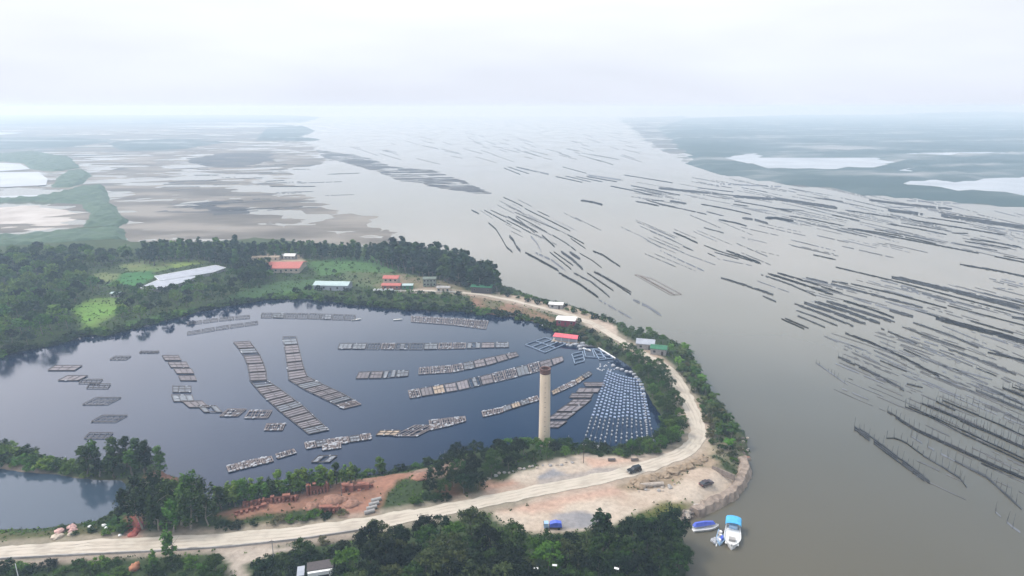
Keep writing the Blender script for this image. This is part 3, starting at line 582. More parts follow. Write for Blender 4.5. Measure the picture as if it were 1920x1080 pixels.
GV('hutT', 'broadleaf_tree', 'round', ['dark', 'mid'], [(1165, 622), (1200, 625), (1245, 638), (1240, 645), (1180, 640)], 5, (4, 6.5), '', 'tree', 'trees behind the two roadside huts', 16, road=3, order='{} tree from the left behind the grey hut and the green-roofed hut')
tx, ty, tz = ground(1086, 610); tree('broadleaf_tree', 'round', 'deep', tx, ty, 4.5, 'dark round tree right of the white-roofed shed by the pond', 'tree')
# trees between the ponds
GV('mid12', 'eucalyptus', 'tall', ['dark', 'mid', 'deep'], [(155, 872), (240, 868), (300, 872), (302, 884), (240, 884), (160, 884)], 3.6, (9, 11.5), '', 'tree', 'row of trees between the two ponds', 17, order='{} tree from the left in the dark row between the two ponds', wide=1.7)
GV('leftS', 'shrub', 'bush', ['dark', 'mid', 'deep', 'light'], [(-20, 840), (60, 848), (130, 866), (170, 872), (160, 882), (90, 872), (-20, 862)], 3.4, (2.2, 4.6), by('{t} shrub on the green spit between the ponds, {x}', (50, 110), ('left', 'middle', 'right')), 'shrub', 'shrubs on the green spit between the ponds', 18, wide=1.3)
GV('euc', 'eucalyptus', 'weep', ['dark', 'mid', 'deep'], [(232, 990), (245, 962), (300, 950), (390, 955), (396, 990), (330, 1000), (260, 998)], 3.5, (11, 15), '', 'tree', 'tall drooping trees beside the road', 19, order='{} from the left of the tall drooping trees between the small pond and the brickworks', wide=1.15, road=5.5)
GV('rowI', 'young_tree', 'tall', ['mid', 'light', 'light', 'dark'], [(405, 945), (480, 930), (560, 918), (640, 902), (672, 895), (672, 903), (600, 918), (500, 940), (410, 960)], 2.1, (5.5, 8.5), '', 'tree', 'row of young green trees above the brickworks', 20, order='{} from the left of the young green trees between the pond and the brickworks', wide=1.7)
tx, ty, tz = ground(713, 888); tree('young_tree', 'tall', 'mid', tx, ty, 6.5, 'single bright green tree standing alone on the pond edge', 'tree', wide=2.3)
GV('dark1', 'thicket_tree', 'round', ['deep', 'deep', 'dark'], [(820, 905), (850, 870), (900, 855), (960, 850), (985, 862), (950, 890), (905, 905), (905, 940), (840, 945), (800, 925)], 4.4, (5, 8), by('{t} tree of the thicket left of the chimney, {x}, {y}', (870, 920), ('left side', 'centre', 'right side'), (890,), ('pond side', 'road side')), 'tree', 'thicket left of the chimney', 21, wide=1.1)
GV('dark2', 'thicket_tree', 'round', ['deep', 'dark', 'mid'], [(975, 850), (1000, 838), (1090, 845), (1105, 858), (1040, 862), (980, 872)], 4.2, (3.5, 6), '', 'tree', 'bushy trees around the foot of the chimney', 22, order='{} from the left of the bushy trees at the foot of the chimney', wide=1.1)
GV('dark3', 'shrub', 'bush', ['deep', 'dark', 'dry', 'mid'], [(740, 960), (800, 930), (900, 935), (870, 950), (790, 960)], 3.2, (1.6, 3), by('{t} low shrub in the green patch above the road, {x}', (820,), ('left', 'right')), 'shrub', 'shrubs in the green patch above the road', 23, wide=1.4)
GV('dark4', 'shrub', 'bush', ['mid', 'deep', 'dry'], [(470, 985), (600, 965), (690, 965), (640, 985), (520, 995), (420, 1000), (405, 990)], 3.4, (1.4, 2.8), by('{t} shrub between brickworks and road, {x}', (480, 560, 630), ('far left', 'left', 'middle', 'right')), 'shrub', 'shrubs between the brickworks and the road', 24, wide=1.4)
GV('edge', 'shrub', 'bush', ['dark', 'mid'], [(1100, 845), (1180, 846), (1240, 836), (1290, 815), (1285, 838), (1200, 855), (1100, 856)], 3.2, (1.6, 3.0), by('{t} shrub on the pond edge beside the yard, {x}', (1180,), ('left', 'right')), 'shrub', 'shrubs on the pond edge beside the yard', 25, road=5.5, wide=1.3)
GV('poolS', 'shrub', 'bush', ['dark', 'mid', 'dark'], [(110, 990), (190, 978), (232, 950), (240, 1000), (180, 1012), (120, 1010)], 4.0, (1.2, 2.4), by('{t} low shrub right of the small pond, {y}', (), ('',), (980,), ('upper', 'lower')), 'shrub', 'shrubs right of the small pond', 26, wide=1.5)
# foreground wood
GV('fore', 'foreground_tree', 'round', ['deep', 'deep', 'dark', 'deep', 'olive', 'dark', 'deep', 'olive', 'mid'], [(700, 1030), (790, 1010), (900, 1015), (960, 1035), (1010, 1055), (1110, 1055), (1190, 1012), (1262, 1008), (1275, 1060), (1262, 1200), (1200, 1300), (640, 1300), (640, 1085)], 4.6, (8, 11.5), by('{t} tree {y} the foreground wood, {x}', (700, 760, 820, 880, 940, 1000, 1060, 1110, 1170, 1230), ('beside the shed', 'right of the shed', 'below the road bend', 'left of centre', 'in the centre', 'left of the tarp truck', 'behind the tarp truck', 'right of the tarp truck', 'by the dark pine', 'right of the pine', 'near the boats'), (1040, 1075, 1120), ('edging', 'high in', 'midway in', 'lowest in')), 'tree', 'trees of the dense wood in the foreground', 27, wide=1.0, road=8)
GV('foreL', 'foreground_tree', 'round', ['dark', 'mid'], [(1200, 1000), (1262, 1002), (1278, 1030), (1290, 1070), (1240, 1060), (1200, 1030)], 4.6, (6, 8.5), '', 'tree', 'bright trees at the waterside end of the foreground wood', 28, order='{} green tree from the left at the water end of the foreground wood', wide=1.1)
for i, (px, py, hh, tn, lb) in enumerate([(1128, 1040, 13, 'deep', 'spiky dark pine standing above the foreground wood near the yard'), (752, 1035, 8, 'deep', 'dark tree at the road edge by the left end of the foreground wood')]):
    tx, ty, tz = ground(px, py); tree('pine_tree', 'tall', tn, tx, ty, hh, lb, 'tree', wide=1.8)
GV('bl', 'shrub', 'bush', ['dark', 'deep', 'mid'], [(-30, 1066), (220, 1058), (232, 1100), (240, 1300), (-100, 1300)], 4.0, (1.6, 3.4), by('{t} shrub in the bottom left lot, {x}, {y}', (80, 160), ('by the corner', 'middle', 'right side'), (1090,), ('beside the road', 'lowest')), 'shrub', 'shrubs in the lot at the bottom left', 29, wide=1.4)
GV('bl2', 'shrub', 'bush', ['dark', 'deep', 'mid'], [(280, 1062), (400, 1062), (425, 1100), (430, 1250), (280, 1250)], 4.0, (1.8, 3.6), by('{t} shrub below the road left of the sandy track, {y}', (), ('',), (1090,), ('beside the road', 'lowest')), 'shrub', 'shrubs left of the sandy track', 30, wide=1.4)
GV('bl3', 'shrub', 'bush', ['deep', 'dark', 'mid'], [(480, 1060), (560, 1040), (640, 1040), (650, 1100), (640, 1300), (480, 1300)], 4.2, (2, 4.5), by('{t} shrub {x} of the white-walled shed, {y}', (530, 580), ('well left', 'just left', 'right'), (1075, 1120), ('above it', 'level with it', 'below it')), 'shrub', 'shrubs around the white-walled shed', 31, wide=1.3)
for px, py, hh, tn, lb in [(320, 1052, 9, 'mid', 'slim light green tree rising in front of the road'), (290, 1068, 6, 'mid', 'smaller slim tree just left of the slim tree before the road'), (405, 1072, 6, 'dark', 'dark round tree below the road beside the sandy track'), (568, 1048, 6.5, 'dark', 'dark round tree above the white-walled shed')]:
    tx, ty, tz = ground(px, py); tree('roadside_tree', 'tall' if hh in (9, 6) and tn == 'mid' else 'round', tn, tx, ty, hh, lb, 'tree', wide=1.5 if tn == 'mid' else 1.1)
for px, py in [(605, 1018)]:
    tx, ty, tz = ground(px, py); tree('shrub', 'bush', 'dry', tx, ty, 2.4, 'grey-green bush on the bare shoulder below the road', 'shrub')
# bushes right at the waterline
def waterline(i0, i1, tones, step, hr, label, group, seed, far=True, off=(-.5, 3.0)):
    g = random.Random(seed); line = resample(PONDW[i0:i1], step)
    for k in range(1, len(line)):
        d = (line[k] - line[k - 1]); d.normalize(); nr = Vector((-d.y, d.x, 0)); o_ = g.uniform(*off); p = line[k] + nr * o_; z = Hat(p.x, p.y)
        if any((p.x - q.x) ** 2 + (p.y - q.y) ** 2 < 25 for q in ROADC): continue
        tn = g.choice(tones); tree('waterside_bush', 'bush', tn, p.x, p.y, g.uniform(*hr), label(P(p.x, p.y, 0), tn), 'bush', group, far=far, g=g, wide=1.35, z=max(z, 0) - .1)
waterline(1, 24, ['dark', 'deep', 'mid', 'dark'], 3.4, (2.6, 5.2), by('{t} bush at the far waterline of the pond, {x}', (120, 260, 400, 560, 700, 860, 960), ('left edge', 'below the bright field', 'by the slanting frames', 'below the greenhouse', 'below the hall', 'below the red house', 'right part', 'near the raft house')), 'bushes along the far waterline', 61)
waterline(28, 37, ['dark', 'deep', 'mid', 'dark'], 3.0, (2.2, 4.0), by('{t} bush at the waterline right of the float grid, {y}', (), ('',), (700, 760, 810), ('near the boom', 'upper part', 'lower part', 'bottom corner')), 'bushes along the east waterline', 62, False)
waterline(37, 44, ['dark', 'deep', 'mid'], 3.0, (1.6, 3.2), by('{t} bush at the near waterline, {x}', (1100, 1180), ('by the chimney', 'below the float grid', 'right of the float grid')), 'bushes along the near waterline', 63, False)
# ground cover
def cover(name, npts, size, m, seed, cond, label, cat):
    g = np.random.default_rng(seed); A = g.uniform(xs[0] + 200, xs[-1], npts * 6); B = g.uniform(100, 560, npts * 6) 
    i = np.searchsorted(xs, A) - 1; j = np.searchsorted(ys, B) - 1; i = np.clip(i, 0, len(xs) - 2); j = np.clip(j, 0, len(ys) - 2)
    k = (GREEN[j, i] * cond(A, B) > g.uniform(0, 1, len(A))) & (S[j, i] > .6); 
    vis = np.abs(A) < (B * .80 + 30); k &= vis; dist = g.uniform(0, 1, len(A)) < np.clip(260 / B, 0, 1) ** 1.5; k &= dist
    A, B, i, j = A[k][:npts], B[k][:npts], i[k][:npts], j[k][:npts]; u = (A - xs[i]) / (xs[i + 1] - xs[i]); v = (B - ys[j]) / (ys[j + 1] - ys[j])
    z = (H[j, i] * (1 - u) + H[j, i + 1] * u) * (1 - v) + (H[j + 1, i] * (1 - u) + H[j + 1, i + 1] * u) * v
    sc_ = size * (B / 260) ** .5; n = len(A); Vs = []
    for q in range(3):
        c = np.stack([A + g.normal(0, 1, n) * sc_ * .6, B + g.normal(0, 1, n) * sc_ * .6, z + sc_ * g.uniform(.05, .8, n)], 1)
        nr = g.normal(size=(n, 3)); nr[:, 2] += .5; Vs.append(leaf_quads(c, nr, sc_[:, None] * .8, g))
    V = np.concatenate(Vs); o = link(name, fastmesh(name, V, np.arange(len(V)).reshape(-1, 4), m), kind='stuff'); o['label'] = label; o['category'] = cat
cover('scrub', 26000, .55, LM['mid'], 91, lambda a, b: sm(.42, .62, fbm(a, b, 18, 3, 77)), 'mid green scrub covering the ground on the spit', 'scrub')
cover('scrub', 26000, .55, LM['dark'], 92, lambda a, b: 1 - sm(.40, .60, fbm(a, b, 18, 3, 77)), 'dark green scrub covering the ground on the spit', 'scrub')
cover('dry_grass', 9000, .40, LM['dry'], 93, lambda a, b: sm(.5, .65, fbm(a, b, 11, 3, 99)), 'dry olive grass tufts scattered among the scrub', 'grass')

# ================================================================= pond rafts
m_wood = mat('weathered_bamboo', (.25, .20, .18), (.15, .125, .12), 1.5, .8)
m_dkwood = mat('wet_dark_poles', (.045, .035, .035), (.07, .055, .05), 2, .6)
m_netd = mat('raft_netting', (.225, .20, .205), (.15, .135, .145), .7, .85, .05, 6, objrand=.18)
m_netg = mat('grey_netting', (.20, .215, .235), (.13, .14, .16), 1.5, .8, .05, 6, objrand=.18)
m_float = mat('grey_foam', (.42, .43, .45), (.25, .26, .28), 2, .7)
m_white = mat('white_foam', (.80, .80, .78), (.65, .65, .62), 2, .6)
m_paleb = mat('pale_blue_walkway', (.17, .23, .32), (.24, .30, .38), 1, .6)
m_tan = mat('tan_planks', (.42, .33, .24), (.30, .23, .17), 1.5, .8)
def lerp(a, b, t): return tuple(a[i] + (b[i] - a[i]) * t for i in range(3))
fl_me = None
def floatmesh():
    global fl_me
    if fl_me is None:
        mb = MB(); mb.lathe([(0, -.25), (.42, -.22), (.5, 0), (.42, .3), (0, .36)], 8); fl_me = bpy.data.meshes.new('float'); fl_me.from_pydata(mb.v, [], mb.f); fl_me.materials.append(m_float)
    return fl_me
def raft(quad, style, label, group, seed, cat='raft'):
    "quad: four photo positions on the water: back left, back right, front right, front left"
    g = random.Random(seed); q = [Vector(G(a, b, .0)) for a, b in quad]; c = sum(q, Vector()) / 4
    d = (q[2] + q[1] - q[0] - q[3]); rz = math.atan2(d.y, d.x); r = thing('mussel_raft', label, cat, c, rz, group)
    ca, sa = math.cos(-rz), math.sin(-rz); loc = [((p.x - c.x) * ca - (p.y - c.y) * sa, (p.x - c.x) * sa + (p.y - c.y) * ca, 0) for p in q]
    def pt(u, v, z=0): a = lerp(loc[0], loc[1], u); b_ = lerp(loc[3], loc[2], u); p = lerp(a, b_, v); return (p[0], p[1], z)
    fr = MB(); zf = .42
    for k in range(4): fr.tube((*loc[k][:2], zf), (*loc[(k + 1) % 4][:2], zf), .17, n=5)
    if style in ('deck', 'net', 'tan'):
        dk = MB(); n = 3
        for k in range(n):
            u0, u1 = k / n + .005, (k + 1) / n - .005; h0 = .30 + g.uniform(-.01, .02); e = g.uniform(0, .03)
            if style == 'net' and g.random() < .15: continue
            vs = [pt(u0, .03 + e, h0), pt(u1, .03 + e, h0), pt(u1, .97 - e, h0), pt(u0, .97 - e, h0)]; lo = [(a, b_, h0 - .12) for a, b_, _ in vs]
            dk.add(lo + vs, [(7, 6, 5, 4), (0, 1, 2, 3), (0, 4, 5, 1), (1, 5, 6, 2), (2, 6, 7, 3), (3, 7, 4, 0)])
        dk.build('deck', {'deck': m_netd, 'net': m_netg, 'tan': m_tan}[style], r)
        for k in range(1, 3): fr.tube(pt(k / 3 + g.uniform(-.04, .04), 0, zf + .08), pt(k / 3 + g.uniform(-.04, .04), 1, zf + .08), .11, n=4)
        if g.random() < .6: fr.tube(pt(0, .5, zf + .1), pt(1, .5 + g.uniform(-.1, .1), zf + .1), .11, n=4)
    elif style == 'floats':
        for k in range(7): u = (k + .5) / 7 + g.uniform(-.04, .04); fr.tube(pt(u, 0, zf), pt(u + g.uniform(-.08, .08), 1, zf), .13, n=4)
        for k in range(3): fr.tube(pt(0, (k + .5) / 3, zf), pt(1, (k + .5) / 3, zf), .12, n=4)
    elif style == 'open': fr.tube(pt(.35, 0, zf), pt(.35, 1, zf), .3, n=4)
    elif style == 'frame':
        for k in range(1, 4): fr.tube(pt(k / 4, 0, zf), pt(k / 4, 1, zf), .10, n=4)
        fr.tube(pt(0, .5, zf), pt(1, .5, zf), .10, n=4)
    fr.build('frame', m_dkwood if style in ('deck', 'frame', 'net', 'tan') else m_wood, r)
    nf = {'open': 0, 'deck': g.choice((0, 0, 1)), 'net': 3, 'floats': 11, 'frame': 1, 'tan': 3}[style]
    for k in range(nf):
        if style in ('floats', 'net'): u, v = g.random(), g.choice((0.02, .98, g.random()))
        else: u, v = g.random(), g.choice((0.0, 1.0))
        p = pt(u, v, .42 if style != 'frame' else .1); f_ = link('float', floatmesh(), r); f_.location = p; s_ = g.uniform(.55, .95); f_.scale = (s_ * g.choice((1, 1, 2)), s_, s_ * .8); f_.rotation_euler = (0, 0, g.random())
    return r
def along(line, ts):
    L_ = [0]
    for i in range(len(line) - 1): L_.append(L_[-1] + math.dist(line[i], line[i + 1]))
    o = []
    for t_ in ts:
        d = t_ * L_[-1]; i = max(k for k in range(len(L_) - 1) if L_[k] <= d + 1e-9); u = (d - L_[i]) / (L_[i + 1] - L_[i]); o.append(tuple(line[i][k] + (line[i + 1][k] - line[i][k]) * u for k in (0, 1)))
    return o
SEED = [100]
def chain(A, B, n, styles, label, group, gap=.06):
    "A, B: the two long edges of the chain (photo positions on the water)"
    for i in range(n):
        t0, t1 = (i + gap) / n, (i + 1 - gap) / n; a0, a1 = along(A, (t0, t1)); b0, b1 = along(B, (t0, t1)); SEED[0] += 1
        st = styles[i % len(styles)] if isinstance(styles, (list, tuple)) else styles
        raft([a0, a1, b1, b0], st, label.format(ordn(i)), group, SEED[0])
chain([(437, 642), (455, 664), (466, 690), (467, 713), (490, 740), (522, 770), (560, 800), (580, 816)], [(468, 640), (486, 664), (498, 690), (501, 714), (536, 738), (570, 764), (600, 792), (617, 808)], 14, ['deck', 'net', 'deck', 'deck'], '{} raft from the far end of the long bent left-hand chain', 'rafts of the long bent chain')
chain([(530, 632), (534, 655), (538, 682), (541, 713), (572, 732), (610, 750), (645, 768)], [(555, 631), (561, 655), (568, 685), (575, 706), (606, 722), (645, 740), (678, 760)], 12, ['net', 'deck', 'deck', 'deck', 'deck', 'deck', 'net', 'deck', 'deck', 'deck', 'net', 'floats'], '{} raft from the far end of the shorter bent chain', 'rafts of the shorter bent chain')
def quadc(cx, cy, w, h, sk=.25): return [(cx - w / 2 + h * sk, cy - h / 2), (cx + w / 2 + h * sk, cy - h / 2), (cx + w / 2 - h * sk, cy + h / 2), (cx - w / 2 - h * sk, cy + h / 2)]
for i, (a, st) in enumerate([((322, 672, 30, 9, -.3), 'deck'), ((335, 685, 34, 10, -.3), 'deck'), ((345, 697, 32, 9, -.3), 'deck'), ((352, 710, 30, 9, -.2), 'deck'), ((341, 731, 34, 11, 0), 'net'), ((343, 748, 38, 12, -.2), 'net'), ((367, 759, 38, 12, -.6), 'deck'), ((394, 768, 34, 12, -.5), 'net'), ((437, 775, 34, 13, .6), 'floats'), ((485, 778, 42, 14, .3), 'floats'), ((515, 802, 34, 12, .2), 'floats')]):
    raft(quadc(*a), st, f'{ordn(i)} raft from the top of the curved chain left of the two bent chains', 'rafts of the curved left chain', 300 + i)
for i, (a, st, lb) in enumerate([((122, 691, 50, 9, .8), 'deck', 'pale slanting raft farthest left under the wooded shore'), ((137, 710, 38, 9, 1), 'deck', 'pale square raft just below the farthest left raft'), ((170, 716, 38, 7, .5), 'frame', 'half sunken frame right of the pale square raft'), ((185, 725, 40, 8, .3), 'frame', 'broken open raft frame above the diamond frame'), ((191, 753, 46, 13, 1.0), 'frame', 'dark open diamond raft frame alone at the left'), ((205, 786, 46, 12, .9), 'frame', 'thin open frame raft below the dark diamond one'), ((185, 818, 44, 10, .5), 'frame', 'lowest open frame raft above the row of trees'), ((226, 672, 30, 6, .8), 'frame', 'small empty frame floating near the left far bank'), ((280, 661, 34, 3, .5), 'frame', 'thin dark pole frame under the far bank')]):
    raft(quadc(*a), st, lb, None, 330 + i)
chain([(636, 645), (800, 645), (955, 643)], [(632, 655), (800, 656), (955, 652)], 12, ['net', 'net', 'frame', 'floats', 'net', 'frame', 'net', 'floats', 'floats', 'net', 'deck', 'net'], '{} raft from the left in the straight upper row of grey rafts', 'rafts of the straight upper row')
chain([(672, 699), (720, 697), (768, 696)], [(666, 711), (715, 710), (766, 706)], 4, ['deck', 'deck', 'net', 'net'], '{} raft from the left in the short brown row below the upper row', 'rafts of the short brown row')
chain([(785, 691), (850, 686), (910, 673), (968, 661)], [(784, 703), (850, 699), (915, 686), (974, 668)], 9, ['floats', 'floats', 'floats', 'floats', 'net', 'deck', 'deck', 'deck', 'deck'], '{} raft from the left in the slanting row ending under the open cages', 'rafts of the upper slanting row')
chain([(764, 734), (850, 719), (930, 700), (1000, 682), (1055, 669)], [(768, 748), (860, 733), (940, 715), (1012, 697), (1058, 677)], 13, ['floats', 'deck', 'tan', 'deck', 'deck', 'net', 'deck', 'floats', 'floats', 'net', 'floats', 'deck', 'deck'], '{} raft from the left in the long slanting row passing behind the chimney top', 'rafts of the long slanting row')
chain([(902, 773), (945, 765)], [(905, 783), (944, 774)], 2, 'floats', '{} float-covered raft from the left left of the lower narrow row', 'float-covered rafts left of the lower narrow row')
chain([(940, 765), (1008, 743)], [(943, 773), (1012, 751)], 4, ['net', 'tan', 'net', 'floats'], '{} raft from the left in the narrow row left of the chimney', 'narrow row left of the chimney')
chain([(1033, 735), (1075, 715), (1105, 697)], [(1036, 742), (1080, 722), (1111, 702)], 5, ['tan', 'floats', 'floats', 'tan', 'net'], '{} raft from the left in the narrow row right of the chimney', 'narrow row right of the chimney')
for i, a in enumerate([(1114, 722, 36, 7, -.3), (1103, 733, 40, 8, .3), (1090, 743, 40, 8, .3), (1086, 755, 34, 10, .6), (1070, 767, 36, 11, .7), (1053, 781, 36, 12, .7), (1040, 797, 30, 12, .7)]):
    raft(quadc(*a), 'deck', f'{ordn(i)} raft from the top of the stepped rafts right of the chimney', 'stepped rafts right of the chimney', 360 + i)
chain([(424, 876), (470, 864), (510, 857)], [(428, 887), (474, 876), (514, 866)], 4, 'floats', '{} float-fringed raft from the left in the lowest row', 'float-fringed rafts of the lowest row')
chain([(515, 854), (553, 843)], [(519, 862), (558, 850)], 1, 'floats', 'single float-fringed raft at the right end of the lowest row', None)
chain([(570, 832), (640, 822), (695, 814)], [(573, 843), (642, 833), (698, 824)], 6, ['floats', 'net', 'floats', 'floats', 'net', 'floats'], '{} raft from the left in the whitish row above the young trees', 'whitish rafts above the young trees')
chain([(604, 836), (640, 829)], [(604, 846), (640, 841)], 2, 'floats', '{} extra raft tied below the whitish row', 'extra rafts below the whitish row')
raft(quadc(728, 813, 38, 9, .5), 'tan', 'small orange-brown raft between two clusters of white floats', None, 381)
raft(quadc(780, 809, 44, 20, 1.0), 'floats', 'diamond raft crowded with white floats', None, 382)
chain([(803, 790), (845, 785), (873, 782)], [(806, 808), (846, 799), (875, 790)], 3, 'floats', '{} raft from the left in the short row dotted with long white floats', 'white-dotted rafts')
raft(quadc(608, 862, 34, 12, .6), 'net', 'grey raft half hidden by the young green trees', None, 386)
chain([(490, 588), (580, 589), (668, 592)], [(488, 596), (580, 598), (666, 601)], 8, ['frame', 'net', 'frame', 'frame'], '{} raft from the left in the faint row close to the far bank', 'faint rafts by the far bank')
chain([(350, 624), (420, 612), (485, 603)], [(350, 629), (420, 617), (485, 608)], 5, 'frame', '{} thin frame from the left in the faint slanting line', 'thin frames of the faint slanting line')
chain([(770, 594), (850, 598), (917, 603)], [(770, 604), (850, 610), (912, 618)], 7, 'floats', '{} raft from the left in the tangle of white floats by the far bank', 'white float tangle by the far bank')
chain([(350, 606), (420, 596), (470, 592)], [(350, 610), (420, 601), (470, 597)], 4, 'frame', '{} frame from the left lying right under the far bank', 'frames under the far bank')
# walkway cages beside the pink raft house
def cage(quad, nu, nv, label, seed):
    q = [Vector(G(a, b, 0)) for a, b in quad]; c = sum(q, Vector()) / 4; r = thing('fish_cage', label, 'fish cage', c, 0, None); loc = [p - c for p in q]
    def pt(u, v, z=.35): p = loc[0].lerp(loc[1], u).lerp(loc[3].lerp(loc[2], u), v); return (p.x, p.y, z)
    wk = MB(); pl = MB()
    for i in range(nu + 1): a, b_ = pt(i / nu, 0), pt(i / nu, 1); wk.tube(a, b_, .28, n=4)
    for j in range(nv + 1): a, b_ = pt(0, j / nv, .38), pt(1, j / nv, .38); wk.tube(a, b_, .28, n=4)
    for i in range(nu + 1):
        for j in range(nv + 1): p = pt(i / nu, j / nv, 0); MB().tube((p[0], p[1], -.3), (p[0], p[1], .9), .12, n=5).build('post', m_dkwood, r)
    wk.build('walkway', m_paleb, r)
cage([(1022, 634), (1062, 645), (1022, 662), (985, 647)], 3, 2, 'pale blue grid of walkways left of the pink raft house', 1)
cage([(1072, 665), (1092, 660), (1096, 678), (1078, 683)], 1, 3, 'small rounded pale cage below the pink raft house', 2)
cage([(1095, 656), (1125, 655), (1132, 672), (1098, 670)], 2, 1, 'pale open cage in the middle of the cage group', 3)
cage([(1112, 655), (1138, 663), (1150, 673), (1124, 676)], 2, 2, 'pale cage nearest the pond bank beside the boom', 4)
raft(quadc(1100, 645, 40, 12, -.6), 'net', 'grey net deck between the pink raft house and the bank', None, 390)
mb = MB(); ln = [Vector(G(a, b, .4)) for a, b in ((1122, 652), (1138, 662), (1154, 672))]
for i in range(2): mb.tube(ln[i], ln[i + 1], .4, n=6)
tag(mb.build('floating_boom', m_white), 'thin white floating boom along the right pond bank', 'boom')
# long lines of square floats
cell = MB().box((0, 0, 0), (1.15, .95, .35)); cme = bpy.data.meshes.new('float'); cme.from_pydata(cell.v, [], cell.f); cme.materials.append(mat('pale_blue_float', (.25, .31, .42), (.17, .22, .32), 1, .6, objrand=.15))
m_rope = mat('dark_rope', (.02, .025, .04), (.03, .035, .05), 1, .8)
for i in range(14):
    u = i / 13; x0, y0 = 1140 + 62 * u, 694 + 14 * u + 4 * math.sin(u * 3); x1, y1 = 1092 + 133 * u, 834 + (2 if i % 2 else 0) - 6 * u
    A_, B_ = Vector(G(x0, y0, .15)), Vector(G(x1, y1, .15)); n = int((B_ - A_).length / 3.1); d = (B_ - A_)
    r = thing('float_line', f'{ordn(i)} rope of square floats from the left in the grid right of the chimney', 'float line', A_, math.atan2(d.y, d.x), 'ropes of square floats'); Ln = d.length
    mb = MB(); mb.tube((0, 0, 0), (Ln, 0, 0), .16, n=4)
    mb.build('rope', m_rope, r)
    for k in range(n):
        if rng.random() < (.02 if k < n * .75 else .22): continue
        near_ = k > n * .66; f_ = link('float', floatmesh() if near_ else cme, r); s_ = .78 if near_ else 1.0; f_.scale = (s_ * 1.15, s_, 1.0); f_.location = ((k + .5) * Ln / n + rng.uniform(-.2, .2), .15 + rng.uniform(-.12, .12), .1)
# white buoys on the bank edge
for i, (px, py) in enumerate([(1150, 686), (1158, 691), (1166, 693), (1175, 697), (1183, 698), (1189, 702), (1193, 708), (1198, 714), (1202, 722), (1205, 730), (1207, 740)]):
    o = link('buoy', floatmesh()); o.location = G(px, py, .1); o.scale = (2.2, 1.8, 1.8); tag(o, 'white drum buoy lying along the pond bank above the float grid', 'buoy', 'white drum buoys along the bank')
for i in range(22):
    t_ = i / 21; o = link('marker_buoy', floatmesh()); o.location = G(1208 + 7 * t_, 745 + 90 * t_, .05); o.scale = (.9, .9, .9); tag(o, 'tiny white buoy in the single line right of the float grid', 'buoy', 'single line of tiny white buoys')
for i in range(16):
    o = link('foam_block', floatmesh()); o.location = G(1120 + rng.uniform(0, 34), 684 + rng.uniform(-5, 10) + i * .3, .05); o.scale = (rng.uniform(.8, 2.4), .8, .8); o.rotation_euler = (0, 0, rng.uniform(0, 3)); tag(o, 'white foam block drifting in the tangle above the float grid', 'foam block', 'foam blocks above the float grid')

